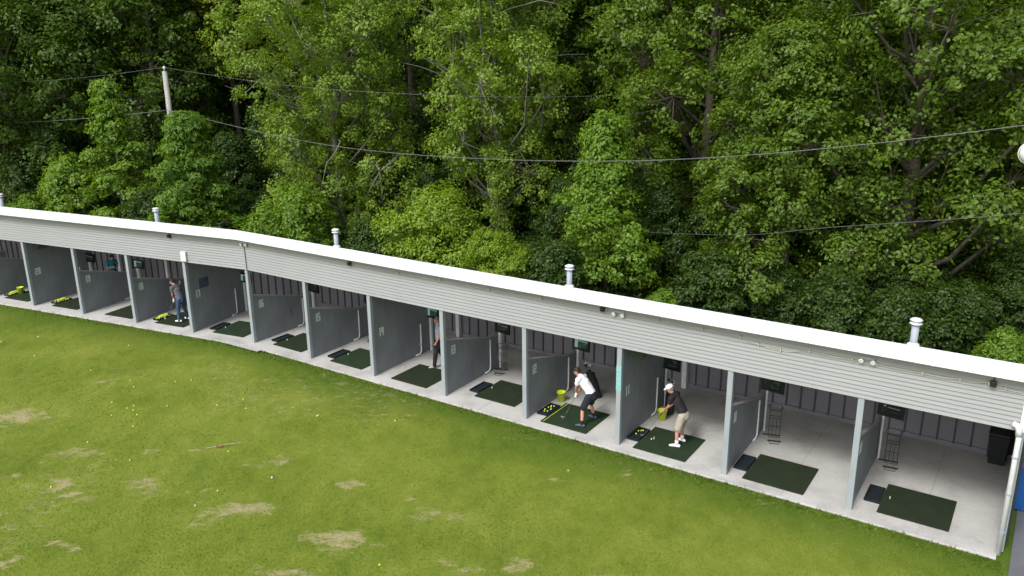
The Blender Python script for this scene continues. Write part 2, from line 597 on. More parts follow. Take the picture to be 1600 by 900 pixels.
def np_mesh(name, verts, faces, mat, attrs=None, domain='FACE', smooth=False):
    """mesh from numpy arrays; faces is (n, k)"""
    me = bpy.data.meshes.new(name)
    nf, k = faces.shape
    me.vertices.add(len(verts))
    me.vertices.foreach_set('co', np.ascontiguousarray(verts, dtype=np.float32).ravel())
    me.loops.add(nf * k)
    me.loops.foreach_set('vertex_index', np.ascontiguousarray(faces, dtype=np.int32).ravel())
    me.polygons.add(nf)
    me.polygons.foreach_set('loop_start', np.arange(0, nf * k, k, dtype=np.int32))
    me.polygons.foreach_set('loop_total', np.full(nf, k, dtype=np.int32))
    if smooth:
        me.polygons.foreach_set('use_smooth', np.ones(nf, dtype=bool))
    for an, arr in (attrs or {}).items():
        a = me.attributes.new(an, 'FLOAT', domain)
        a.data.foreach_set('value', np.ascontiguousarray(arr, dtype=np.float32))
    me.materials.append(mat)
    me.update()
    me.validate()
    return me


# ------------------------------------------------------------------ setting: ground, slab, pavement
PATCH = [  # x, y, rx, ry, strength of the worn places in the lawn
    (-15.0, 22.7, 1.1, .75, 1), (-12.0, 20.45, .75, .30, .75), (-11.7, 18.75, .42, .42, 1), (-13.0, 18.9, .6, .26, .8),
    (-10.9, 18.05, .55, .26, 1), (-9.3, 18.55, .95, .65, .62), (-10.95, 15.6, .26, .33, 1), (-10.1, 15.9, .25, .2, 1),
    (-6.75, 17.3, 1.15, .40, .85), (-4.1, 16.0, .75, .52, .95), (-4.1, 18.45, .6, .3, .8), (-1.75, 17.1, .9, .3, .8),
    (.2, 14.9, .55, .35, .75), (2.2, 14.7, .55, .3, .95), (-7.2, 16.75, .7, .3, .5), (-10.1, 20.4, .4, .18, .7),
    (-9.4, 21.2, .35, .16, .6), (-6.3, 19.7, .9, .3, .5), (-8.7, 20.5, .25, .10, 1), (.9, 18.5, .35, .12, .7), (-2.4, 17.7, .3, .15, .6),
    (1.6, 18.0, .3, .1, .55), (-5.0, 14.9, .8, .35, .5), (-1.2, 15.0, .5, .25, .5), (4.0, 16.0, .6, .2, .3), (-13.8, 25.2, .9, .3, .4),
    (10.5, 14.35, .45, .35, 1.0), (-7.8, 18.2, .7, .25, .4), (-3.0, 15.6, .5, .18, .45), (-16.5, 20.5, .8, .4, .6), (-.2, 21.0, 1.2, .16, .45), (3.1, 18.95, 1.2, .12, .4)]


def worn_mask(x, y):
    """how worn the lawn is: soft, the material breaks it up"""
    wx = x + (fbm(x, y, 0.8, 3) - 0.5) * 1.5
    wy = y + (fbm(x, y, 0.8, 13) - 0.5) * 1.2
    m = np.zeros_like(x)
    for px, py, rx, ry, s in PATCH:
        d = ((wx - px) / (rx * 1.15)) ** 2 + ((wy - py) / (ry * 1.15)) ** 2
        m = np.maximum(m, (.35 + .65 * s) * np.clip(1.2 - d ** .55, 0, 1))
    gen = np.clip((fbm(x, y, 4.0, 31, 3) - 0.50) * 2.2, 0, 0.36) * (y < 27)
    return np.clip(np.maximum(m, gen), 0, 1)


def bare_mask(x, y):
    return np.clip((worn_mask(x, y) - .35) * 1.3, 0, 1)


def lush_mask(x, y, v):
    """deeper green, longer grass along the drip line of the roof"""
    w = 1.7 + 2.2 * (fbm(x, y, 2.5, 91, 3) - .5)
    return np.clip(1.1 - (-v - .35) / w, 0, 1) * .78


fx = np.arange(-27, 15.01, 0.15)
fy = np.arange(11, 38.01, 0.15)
gx = np.concatenate([np.array([-500, -300, -180, -110, -80, -60, -50, -44, -40, -37, -34, -32, -30, -28.5]), fx, np.array([16, 18, 20, 23, 26, 30, 34, 38, 44, 52, 65, 90, 140, 220, 320, 500])])
gy = np.concatenate([np.array([-300, -150, -80, -40, -20, -5, 4, 8, 10]), fy, np.arange(39, 70, 1.5), np.array([74, 80, 90, 105, 130, 180, 260, 360, 520])])
XX, YY = np.meshgrid(gx, gy, indexing='ij')
xf, yf = XX.ravel(), YY.ravel()
vf = behind(xf, yf)
zf = ground_z(xf, yf) + (fbm(xf, yf, 3.0, 77, 3) - 0.5) * 0.05 * (vf < -0.6)
nx_, ny_ = len(gx), len(gy)
idx = np.arange(nx_ * ny_).reshape(nx_, ny_)
quads = np.stack([idx[:-1, :-1], idx[1:, :-1], idx[1:, 1:], idx[:-1, 1:]], -1).reshape(-1, 4)
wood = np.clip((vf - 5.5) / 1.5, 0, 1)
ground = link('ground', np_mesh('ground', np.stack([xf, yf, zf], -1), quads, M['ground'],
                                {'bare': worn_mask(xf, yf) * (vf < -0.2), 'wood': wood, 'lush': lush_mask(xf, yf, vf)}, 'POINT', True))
tag(ground, 'mown green driving range lawn with worn tan patches', 'lawn', kind='structure')

# short grass blades over the lawn in view
rs = np.random.RandomState(5)
N = 330000
d_ = 13.0 + (37.0 - 13.0) * rs.rand(N) ** 1.25
a_ = (rs.rand(N) - 0.5) * 2 * 0.70
bx, by = d_ * np.tan(a_), d_
bv = behind(bx, by)
bu, _ = local_np(bx, by, 1)
bare = bare_mask(bx, by)
keep = (bv < -0.33) & (bu < 24.45 + (bv + .3) * -0.15) & (rs.rand(N) > bare * 0.75)
bx, by, bv, bare = bx[keep], by[keep], bv[keep], bare[keep]
n_ = len(bx)
edge = np.clip(1 - (-bv - 0.33) / 0.55, 0, 1)
ht = (0.014 + 0.018 * rs.rand(n_)) * (1 + 2.2 * edge)
wd = (0.007 + 0.008 * rs.rand(n_)) * (0.6 + d_[keep] / 30)
an = rs.rand(n_) * 2 * math.pi
la = rs.rand(n_) * 2 * math.pi
ln = ht * (0.4 + 0.9 * rs.rand(n_))
zb = ground_z(bx, by) + (fbm(bx, by, 3.0, 77, 3) - 0.5) * 0.05 * (bv < -0.6) - 0.004
P0 = np.stack([bx - np.cos(an) * wd, by - np.sin(an) * wd, zb], -1)
P1 = np.stack([bx + np.cos(an) * wd, by + np.sin(an) * wd, zb], -1)
P2 = np.stack([bx + np.cos(la) * ln, by + np.sin(la) * ln, zb + ht], -1)
V = np.stack([P0, P1, P2], 1).reshape(-1, 3)
Fc = np.arange(n_ * 3).reshape(-1, 3)
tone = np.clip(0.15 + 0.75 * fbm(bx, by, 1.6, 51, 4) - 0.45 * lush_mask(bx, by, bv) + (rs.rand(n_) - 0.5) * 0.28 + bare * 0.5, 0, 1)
gr = link('lawn_grass', np_mesh('lawn_grass', V, Fc, LEAF['grass'], {'tone': tone}))
tag(gr, 'short mown green grass of the driving range', 'grass', kind='stuff')

# concrete slab with a front lip, mitred at the bend
U_END, U_LEFT = 24.36, -27.5
SLAB_F, SLAB_B = -0.31, 5.05


def mitre(v):                                # where the two wings meet at depth v: u in each frame
    h = (A2 - A1) / 2
    return -v * math.tan(h), v * math.tan(h)


def wing_prism(prof, name, mat, parent, ends=(U_LEFT, U_END), smooth=False):
    """profile [(v, z)] swept along both wings with a mitred bend"""
    mb = MB()
    n = len(prof)
    rows = [[FR(2, ends[0], v, z) for v, z in prof], [FR(1, mitre(v)[0], v, z) for v, z in prof], [FR(1, ends[1], v, z) for v, z in prof]]
    vs = [p for r in rows for p in r]
    fs = []
    for i in range(2):
        for k in range(n):
            fs.append((i * n + k, (i + 1) * n + k, (i + 1) * n + (k + 1) % n, i * n + (k + 1) % n))
    fs.append(tuple(range(n)))
    fs.append(tuple(range(3 * n - 1, 2 * n - 1, -1)))
    mb.add(vs, fs)
    if parent:
        o = parent.location
        mb.v = [(x - o.x, y - o.y, z - o.z) for x, y, z in mb.v]
    ob = mb.build(name, mat, parent, smooth=smooth)
    bm = bmesh.new()
    bm.from_mesh(ob.data)
    bmesh.ops.recalc_face_normals(bm, faces=bm.faces)
    bm.to_mesh(ob.data)
    bm.free()
    return ob


slab = wing_prism([(SLAB_F, -0.2), (SLAB_F, -0.012), (SLAB_F + 0.012, 0.0), (SLAB_B, 0.0), (SLAB_B, -0.2)], 'concrete_floor', M['concrete'], None)
tag(slab, 'pale concrete floor slab under the hitting bays', 'floor', kind='structure')
jm = MB().box(-.0025, .0025, SLAB_F + .02, 4.7, .001, .004).mesh('slab_joint', M['asphalt'])
for k in range(-7, 8):
    seg_ = 1 if k >= 0 else 2
    put('slab_joint', jm, slab, FR(seg_, k * W1 + (1.52 if k >= 0 else 1.5), 0, 0), ANG(seg_))
mb = MB()
q = [FR(1, 24.62, -0.9, -0.02), FR(1, 40, -3.0, -0.02), FR(1, 40, 9, -0.02), FR(1, 24.62, 9, -0.02)]
q2 = [p - Vector((0, 0, 0.2)) for p in q]
mb.add(q + q2, [(0, 1, 2, 3), (0, 4, 5, 1), (1, 5, 6, 2), (2, 6, 7, 3), (3, 7, 4, 0)])
tag(mb.build('pavement', M['asphalt']), 'grey asphalt pavement past the end of the shelter', 'pavement', kind='structure')

# ------------------------------------------------------------------ the shelter
shelter = thing('hitting_bay_shelter', 'long bent open-fronted shelter with pale siding, white roof edge and grey bay partitions', 'building', (OX, OY, 0))
PH = 2.86                                    # top of the openings
ROOF_F, SOFF = -0.30, 4.05


def roof_z(v):
    return 4.37 - (v - ROOF_F) * 0.352


roof = wing_prism([(ROOF_F + .05, roof_z(ROOF_F + .05) - .02), (5.25, roof_z(5.25) - .02), (5.25, roof_z(5.25) - .16), (ROOF_F + .05, roof_z(ROOF_F + .05) - .16)], 'roof', M['deck'], shelter, (U_LEFT - .3, U_END + .30))
tr = wing_prism([(ROOF_F - .035, 4.045), (ROOF_F + .015, 4.37), (ROOF_F + .07, 4.38), (ROOF_F + .07, 4.35), (ROOF_F + .05, 4.34), (ROOF_F + .0, 4.045)], 'edge_trim', M['trim'], roof, (U_LEFT - .32, U_END + .32))
tr.location = (0, 0, 0)
# trim was built relative to the roof's own (zero) offset: shift it into the shelter frame
for v in tr.data.vertices:
    v.co -= Vector((OX, OY, 0))
so = wing_prism([(ROOF_F + .0, 4.052), (-.005, 4.052), (-.005, 4.07), (ROOF_F + .0, 4.07)], 'soffit', M['white'], roof, (U_LEFT - .3, U_END + .3))
for v in so.data.vertices:
    v.co -= Vector((OX, OY, 0))

lap = MB()
lap.add([(-.03, ROOF_F - .0375, 4.042), (.03, ROOF_F - .0375, 4.042), (.03, ROOF_F + .0125, 4.3705), (-.03, ROOF_F + .0125, 4.3705),
         (-.03, ROOF_F - .034, 4.042), (.03, ROOF_F - .034, 4.042), (.03, ROOF_F + .016, 4.3705), (-.03, ROOF_F + .016, 4.3705)],
        [(0, 1, 2, 3), (7, 6, 5, 4), (0, 4, 5, 1), (1, 5, 6, 2), (2, 6, 7, 3), (3, 7, 4, 0)])
lap_me = lap.mesh('lap_joint', M['white'])
for k in range(-7, 8):
    seg_ = 1 if k >= 0 else 2
    put('lap_joint', lap_me, roof, FR(seg_, k * 3.05 + 1.3, 0, 0), ANG(seg_))
# lap siding above the bays
fascia = wing_prism([(0.03, PH + .01), (0.03, 4.06), (0.13, 4.06), (0.13, PH + .01)], 'fascia', M['siding'], shelter, (U_LEFT, U_END))
NP_, PL = 12, (4.05 - PH) / 12
for seg, ua, ub in ((1, 0.0, U_END), (2, U_LEFT, 0.0)):
    cuts = [ua]
    for i in range(NP_):
        z0 = PH + i * PL
        # each course runs in lengths with staggered butt joints
        L0 = ub - ua
        js = [ua] + [ua + L0 * f for f in ((.31, .66) if i % 2 else (.18, .52, .83))] + [ub]
        for j in range(len(js) - 1):
            a, b_ = js[j] + (0.0015 if j else 0), js[j + 1] - (0.0015 if j < len(js) - 2 else 0)
            pm = MB()
            pr = [(-.022, 0), (-.018, -.004), (.0, -.004), (.026, 0), (.026, PL - .003), (.004, PL - .003)]
            pr = [(-.025, .004), (-.020, -.004), (.024, -.004), (.024, PL - .006), (-.002, PL - .006)]
            n = len(pr)
            vs = [(0, v, z) for v, z in pr] + [(b_ - a, v, z) for v, z in pr]
            fs = [(k, (k + 1) % n, n + (k + 1) % n, n + k) for k in range(n)] + [tuple(range(n - 1, -1, -1)), tuple(range(n, 2 * n))]
            pm.add(vs, [tuple(reversed(f)) for f in fs])
            put('plank', pm.mesh('plank', M['siding']), fascia, FR(seg, a, 0, z0), ANG(seg))
# white corner boards at the right end and the bend
cb = MB().box(-.05, .05, -.035, .16, PH - .01, 4.05)
put('corner_board', cb.mesh('corner_board', M['white']), shelter, FR(1, U_END + .051, 0, 0), A1)
end_wall = MB().box(-.03, .03, .17, 5.0, 0.0, 2.75)
end_wall.add([(-.03, .17, 2.75), (.03, .17, 2.75), (.03, 5.0, 2.75), (-.03, 5.0, 2.75), (-.03, .17, roof_z(.17) - .17), (.03, .17, roof_z(.17) - .17), (.03, 2.0, 3.0), (-.03, 2.0, 3.0)], [(0, 1, 5, 4), (3, 0, 4, 7), (1, 2, 6, 5), (4, 5, 6, 7), (2, 3, 7, 6)])
put('end_wall', end_wall.mesh('end_wall', M['panel']), shelter, FR(1, U_END + .05, 0, 0), A1)
put('end_post', MB().bbox(-.06, .06, .0, .15, 0, PH, .008).mesh('end_post', M['post']), shelter, FR(1, U_END + .05, 0.005, 0), A1)

# back wall of board panels with raised battens
BW = 4.86
BT = roof_z(BW) - 0.20
bwall = wing_prism([(BW + .03, 0.0), (BW + .03, BT + .03), (BW + .12, BT), (BW + .12, 0.0)], 'back_wall', M['darkpaint'], shelter, (U_LEFT, U_END))
PW = 0.41
p_me = MB().box(0.004, PW - .004, -.012, .028, .14, BT).mesh('panel', M['backpanel'])
b_me = MB().bbox(-.022, .022, -.045, .0, .10, BT, .006).mesh('batten', M['batten'])
base_me = MB().box(0, 1, 0, 1, 0, 1)
um1, um2 = mitre(BW)
n1 = int((U_END - um1) / PW)
for k in range(n1 + 1):
    u = um1 + k * PW
    if k < n1:
        put('panel', p_me, bwall, FR(1, u, BW, 0), A1)
    put('batten', b_me, bwall, FR(1, u, BW - .013, 0), A1)
n2 = int((um2 - U_LEFT) / PW)
for k in range(1, n2 + 1):
    u = um2 - k * PW
    put('panel', p_me, bwall, FR(2, u, BW, 0), A2)
    put('batten', b_me, bwall, FR(2, u, BW - .013, 0), A2)
for seg, a, b_ in ((1, um1, U_END), (2, U_LEFT, um2)):
    put('base_board', MB().box(0, b_ - a, -.05, .02, .002, .135).mesh('base_board', M['backpanel']), bwall, FR(seg, a, BW, 0), ANG(seg))
for seg, i in ((1, 5), (1, 2), (1, 8), (2, -3), (2, -9)):
    u = i * W1 + (0.03 if i != 8 else -.12)
    if i == -9:
        u = -4 * W1
    if i == 5 or i == 2 or i == -3 or i == -9:
        put('pillar', MB().bbox(-.08, .08, -.16, 0, 0, BT + .1, .01).mesh('pillar', M['pillar']), shelter, FR(seg, u, BW - .06, 0), ANG(seg))

# partitions: a front post, a panel, the stencilled bay number, a white tube
SEG7 = {'0': 'abcdef', '1': 'bc', '2': 'abged', '3': 'abgcd', '4': 'fgbc', '5': 'afgcd', '6': 'afgedc', '7': 'abc', '8': 'abcdefg', '9': 'abcdfg'}


def digits(txt, h):
    """flat stencil numerals in the y-z plane, reading along +y"""
    mb = MB()
    w, t = h * .42, h * .20
    y = 0
    for ch in txt:
        S = {'a': (0, w, h - t, h), 'g': (0, w, h / 2 - t / 2, h / 2 + t / 2), 'd': (0, w, 0, t), 'f': (0, t, h / 2, h), 'e': (0, t, 0, h / 2), 'b': (w - t, w, h / 2, h), 'c': (w - t, w, 0, h / 2)}
        for i, s in enumerate(SEG7[ch]):
            y0, y1, z0, z1 = S[s]
            mb.box(0.001, .004 + .0004 * i, y + y0, y + y1, z0, z1)
        y += w * 1.18
    return mb


post_me = MB().bbox(-.07, .07, 0.0, .13, 0.0, PH, .008).mesh('post', M['post'])
full_me = MB().bbox(-.035, .035, .132, 3.28, 0.0, 2.78, .006).mesh('panel_board', M['panel'])
hm = MB()
prof = [(.132, 0), (3.22, 0), (3.22, 1.17), (2.5, 1.20), (.132, 1.84)]
hm.add([(-.035, v, z) for v, z in prof] + [(.035, v, z) for v, z in prof], [(0, 1, 2, 3, 4), (9, 8, 7, 6, 5), (0, 5, 6, 1), (1, 6, 7, 2), (2, 7, 8, 3), (3, 8, 9, 4), (4, 9, 5, 0)])
half_me = hm.mesh('panel_board', M['panel'])
cm = MB()
for (va, za), (vb, zb_) in (((.132, 1.84), (2.5, 1.20)), ((2.5, 1.20), (3.24, 1.17))):
    cm.add([(-.045, va, za + .002), (.045, va, za + .002), (.045, vb, zb_ + .002), (-.045, vb, zb_ + .002), (-.045, va, za + .028), (.045, va, za + .028), (.045, vb, zb_ + .028), (-.045, vb, zb_ + .028)],
           [(0, 3, 2, 1), (4, 5, 6, 7), (0, 1, 5, 4), (1, 2, 6, 5), (2, 3, 7, 6), (3, 0, 4, 7)])
cap_me = cm.mesh('top_rail', M['cap'])
tube_me = MB().tube([(.065, 2.16, .05), (.065, 2.38, .045), (.065, 2.46, .10), (.065, 2.475, .25), (.065, 2.48, 1.14)], .024, 8).mesh('white_tube', M['pvc'], True)
NUM = {-4: '24', -3: '23', -2: '22', -1: '21', 0: '20', 1: '19', 2: '18', 3: '17', 4: '16', 5: '15', 6: '14', 7: '13', 8: '12', 9: '11', 10: '10', 11: '09'}


def post_uv(i):
    return (1, (i - 4) * W1) if i >= 4 else (2, (i - 4) * 3.0392)


for i in range(-4, 12):
    seg, u = post_uv(i)
    w = FR(seg, u, 0, 0)
    pt = link('partition', None, shelter, w - Vector((OX, OY, 0)), ANG(seg))
    full = (i % 3 == 0)
    link('post', post_me, pt)
    link('panel_board', full_me if full else half_me, pt)
    if not full:
        link('top_rail', cap_me, pt)
    dm = digits(NUM[i], .30)
    o = dm.build('bay_number', M['digit'], pt, (.036, .34, 1.27 if not full else 1.30))
    if i not in (9, 10, 11) or i == 10:
        link('white_tube', tube_me, pt)
    elif i == 9:
        link('white_tube', tube_me, pt)
    if i == 9:
        MB().box(-.074, .074, -.004, .06, 1.62, 2.32).build('tape', M['tape'], pt)
    if i == 3:
        MB().box(.0365, .042, .62, 1.12, 1.62, 2.02).build('poster', M['poster'], pt)
# white box sign over the post left of the bend
tag(put('sign_box', MB().bbox(-.13, .13, -.10, -.026, 2.90, 3.28, .012).mesh('sign_box', M['trim']), None, FR(2, -3.0392 + .13, 0, 0), A2),
    'small plain white box on the siding above the jeans-wearing golfer', 'box')

# downspout at the right end
ds = thing('downspout', 'white downspout pipe at the right end of the shelter', 'downspout', FR(1, U_END + .02, -.10, 0), A1)
MB().tube([(0, 0, -.02), (0, 0, 2.72), (-.01, .0, 2.84)], .055, 10).build('pipe', M['white'], ds, smooth=True)
MB().tube([(-.01, 0, 2.78), (-.02, 0, 2.92), (-.06, .0, 3.0), (-.14, .03, 3.02)], .066, 10).build('elbow', M['trim'], ds, smooth=True)
for z in (.55, 1.45, 2.3):
    MB().lathe([(.057, -.02), (.066, -.02), (.066, .02), (.057, .02)], 12, (0, 0, z), False).build('bracket', M['galv'], ds)

# roof flues
VENT = [(1, 22.08, 'galvanised flue with round cap at the right end of the roof'), (1, 13.08, 'galvanised flue with round cap above the white-shirted golfer'),
        (1, 3.76, 'galvanised flue with round cap just right of the roof bend'), (2, -5.2, 'galvanised flue with round cap just left of the roof bend'),
        (2, -14.46, 'galvanised flue with round cap at the left edge of the picture')]
pipe_me = MB().lathe([(.080, -.30), (.080, .62)], 18).mesh('pipe', M['galv'], True)
coll_me = MB().lathe([(.082, .08), (.135, .09), (.135, .105), (.082, .15)], 18).mesh('storm_collar', M['trim'], True)
cap2_me = MB().lathe([(.085, .595), (.135, .60), (.135, .615), (.085, .635), (.07, .635), (.07, .675), (.125, .675), (.14, .69), (.10, .72), (.04, .735), (.001, .74)], 20).mesh('cap', M['trim'], True)
for seg, u, lab in VENT:
    o = thing('roof_flue', lab, 'flue', FR(seg, u, 1.0, roof_z(1.0) - .02), ANG(seg), 'flues along the roof')
    link('pipe', pipe_me, o)
    link('storm_collar', coll_me, o)
    link('cap', cap2_me, o)

# lamps and small fittings under the eaves
head_me = MB()
head_me.lathe([(.03, 0), (.05, .02), (.085, .10), (.09, .13), (.082, .135), (.05, .125), (.001, .122)], 14)
head_me.xform(Matrix.Rotation(R(118), 4, 'X') @ Matrix.Scale(.66, 4))
head_me = head_me.mesh('lamp_head', M['lampglass'], True)
plate_me = MB().bbox(-.16, .16, -.03, .0, -.04, .04, .008).mesh('base_plate', M['galv'])


def flood(seg, u, z, lab):
    o = thing('flood_lamp', lab, 'lamp', FR(seg, u, -.026, z), ANG(seg), 'twin lamps under the eaves')
    link('base_plate', plate_me, o)
    link('lamp_head', head_me, o, (-.12, -.02, -.03))
    link('lamp_head', head_me, o, (.13, -.02, -.03))
    return o


flood(1, 15.18, 3.86, 'twin white lamp on the siding above the golfer in black')
flood(1, 21.33, 3.84, 'twin white lamp on the siding near the right end flue')
fl = flood(1, 0.12, 3.88, 'twin white lamp with a hanging cable at the roof bend')
MB().tube([(-.02, -.012, -.05), (-.015, -.014, -.5), (.0, -.012, -1.04)], .012, 6).build('cable', M['cable'], fl)
spk = MB().bbox(-.06, .06, -.11, 0, -.06, .07, .02).mesh('housing', M['blackmetal'])
arm = MB().tube([(0, -.04, .06), (0, -.03, .18)], .012, 6).mesh('stem', M['blackmetal'])
for seg, u, z, lab in ((1, 5.42, 3.84, 'small dark speaker on the siding left of the middle of the roof'), (2, -3.52, 3.83, 'small dark speaker on the siding left of the roof bend'),
                       (1, 14.72, 3.87, 'small dark speaker left of the twin lamp above the golfer in black'), (1, 23.78, 3.80, 'small dark fitting where the cord ends at the right'),
                       (2, -14.4, 3.80, 'small dark speaker on the siding at the left edge of the picture')):
    o = thing('wall_speaker', lab, 'speaker', FR(seg, u, -.026, z), ANG(seg), 'small fittings under the eaves')
    link('housing', spk, o)
    link('stem', arm, o)

cord = thing('hanging_cord', 'cream cord slung from hooks along the siding at the right', 'cord', FR(1, 5, -.05, 3.8), A1)
cp = [(4.6, 3.86), (7.5, 3.82), (9.2, 3.85), (11.0, 3.83), (12.8, 3.85), (14.83, 3.87), (16.33, 3.855), (17.5, 3.83), (18.45, 3.81), (18.9, 3.70), (19.43, 3.655), (20.08, 3.765), (21.02, 3.752), (21.54, 3.75), (22.46, 3.75), (23.17, 3.76), (23.7, 3.79), (24.0, 3.74), (24.4, 3.74)]
pts = []
for k in range(len(cp) - 1):
    for t in (0, .25, .5, .75):
        (u0, z0), (u1, z1) = cp[k], cp[k + 1]
        s = t * t * (3 - 2 * t)
        pts.append((u0 + (u1 - u0) * t - 5, -.015 + .01 * math.sin(u0 * 3), z0 + (z1 - z0) * s - 3.8 - .02 * math.sin(math.pi * t)))
MB().tube(pts, .006, 5).build('cord_line', M['cord'], cord)
hk = MB().box(-.009, .009, -.03, .03, -.04, .04).mesh('hook', M['cord'])
for u, z in cp[1:-1]:
    link('hook', hk, cord, (u - 5, 0.0, z - 3.8))

# dark heaters hung under the eaves
for i, lab in ((9, 'dark wedge heater hung high inside the bay of the golfer in black'), (0, 'dark wedge heater hung high inside the second bay from the left')):
    seg, u = post_uv(i)
    o = thing('hung_heater', lab, 'heater', FR(seg, u + .42, .55, 2.48), ANG(seg), 'heaters under the roof')
    mb = MB()
    mb.add([(-.16, -.25, .22), (.16, -.25, .22), (.16, .35, .22), (-.16, .35, .22), (-.05, -.22, 0), (.05, -.22, 0), (.05, .32, 0), (-.05, .32, 0)], [(0, 1, 2, 3), (7, 6, 5, 4), (0, 4, 5, 1), (1, 5, 6, 2), (2, 6, 7, 3), (3, 7, 4, 0)])
    mb.build('hood', plain('heater_green_%d' % i, (0.03, 0.045, 0.035), 0.4), o)
    MB().tube([(0, 0, .22), (0, 0, 1.3)], .01, 6).build('hanger', M['blackmetal'], o)

# ------------------------------------------------------------------ things in the bays
BAY = {11: 'the rightmost bay', 10: 'the second bay from the right', 9: 'the bay of the golfer in black', 8: 'the bay of the white-shirted golfer',
       7: 'the empty bay left of the white-shirted golfer', 6: 'the bay of the walking man', 5: 'the second bay right of the roof bend',
       4: 'the first bay right of the roof bend', 3: 'the bay left of the roof bend', 2: 'the bay of the golfer in jeans',
       1: 'the bay left of the golfer in jeans', 0: 'the second bay from the left', -1: 'the leftmost bay'}
mat_geo = MB().bbox(0, 1.52, 0, 1.5, 0.002, .035, .012)
mat_me = {k: mat_geo.mesh('hitting_mat', M[k]) for k in ('turf_olive', 'turf_green')}
tray_base = MB().bbox(0, .36, 0, .78, .002, .03, .008).mesh('base', M['rubber'])
rimm = MB()
for x0, x1, y0, y1 in ((0, .36, 0, .03), (0, .36, .75, .78), (0, .03, .031, .749), (.33, .36, .031, .749)):
    rimm.box(x0, x1, y0, y1, .031, .07)
tray_rim = rimm.mesh('rim', M['rubber'])
tee_me = MB().lathe([(.012, 0), (.010, .05), (.016, .06)], 8).mesh('rubber_tee', M['ballwhite'])
MATS = {11: (.58, .22, 'turf_olive', 1), 10: (.46, .05, 'turf_olive', 1), 9: (.45, .05, 'turf_green', 1), 8: (.50, .08, 'turf_green', 1), 7: (.82, .50, 'turf_olive', 1), 6: (.66, .16, 'turf_olive', 0),
        5: (.80, .2, 'turf_green', 1), 4: (.80, .25, 'turf_olive', 1), 3: (.75, .3, 'turf_green', 1), 2: (.75, .3, 'turf_olive', 2), 1: (.95, .3, 'turf_olive', 0), 0: (.8, .3, 'turf_olive', 2), -1: (.75, .3, 'turf_green', 2)}
ball_y = MB().ball((0, 0, .0214), .0214, 10, 7).mesh('golf_ball', M['ballyellow'], True)
ball_w = MB().ball((0, 0, .0214), .0214, 10, 7).mesh('golf_ball', M['ballwhite'], True)
rb = random.Random(11)
for i, (du, dv, mk, tray) in MATS.items():
    seg, u = post_uv(i)
    hm_ = put('hitting_mat', mat_me[mk], None, FR(seg, u + du, dv, 0), ANG(seg))
    tag(hm_, 'square %s hitting mat in %s' % ('dark olive' if mk == 'turf_olive' else 'dark green', BAY[i]), 'mat', 'hitting mats in the bays')
    if i in (11, 7, 4, 3, 5, 9):
        link('rubber_tee', tee_me, hm_, (.16 if i != 9 else .3, .75 - (.2 if i in (3, 4) else 0), .036))
    if tray:
        t = thing('ball_tray', 'black rubber ball tray beside the mat in %s' % BAY[i], 'tray', FR(seg, u + du - .368, dv + (.25 if i < 8 else .40), 0), ANG(seg), 'ball trays beside the mats')
        link('base', tray_base, t)
        link('rim', tray_rim, t)
        if tray == 2:                        # a heap of yellow balls
            pm = MB()
            for k in range(75):
                lz = .0214 * (1 + 1.7 * (k % 3))
                sp = 1 - .22 * (k % 3)
                pm.ball((.18 + rb.uniform(-.12, .12) * sp, .39 + rb.uniform(-.33, .33) * sp, .03 + lz), .0225, 6, 4)
            tag(put('golf_ball_heap', pm.mesh('golf_ball_heap', M['ballyellow'], True), None, FR(seg, u + du - .368, dv + .25, 0), ANG(seg)),
                'heap of yellow range balls in the tray of %s' % BAY[i], 'golf balls', kind='stuff')
# loose balls in the trays and on the mats of the two golfers
for i, spots in ((8, [(.10, .5), (.16, .56), (.13, .62), (.22, .25), (.09, .32), (.2, .66), (.14, .2), (.24, .42)]), (9, [(.10, .55), (.16, .6), (.12, .35), (.2, .64)])):
    seg, u = post_uv(i)
    du, dv = MATS[i][:2]
    for x, y in spots:
        tag(put('golf_ball', ball_y, None, FR(seg, u + du - .368 + x, dv + .40 + y, .031), A1), 'yellow ball in the tray of %s' % BAY[i], 'golf ball', 'balls in the tray of %s' % BAY[i])
tag(put('golf_ball', ball_w, None, FR(1, 4 * W1 + .50 + .42, .62, .036), A1), 'pale ball teed near the front of the white-shirted golfer\'s mat', 'golf ball')
tag(put('golf_ball', ball_w, None, FR(1, 5 * W1 + .45 + .26, .72, .036), A1), 'pale ball on the mat of the golfer in black', 'golf ball')
tag(put('golf_ball', ball_w, None, FR(1, 2 * W1 + .35, 1.15, .001), A1), 'white ball on the concrete in the bay of the walking man', 'golf ball')
st = MB().tube([(0, 0, 0), (0, 1.46, 0)], .006, 6)
tag(put('alignment_stick', st.mesh('alignment_stick', M['ballyellow']), None, FR(1, 4 * W1 + .60, .10, .046), A1), 'thin lime alignment stick along the edge of the white-shirted golfer\'s mat', 'stick')


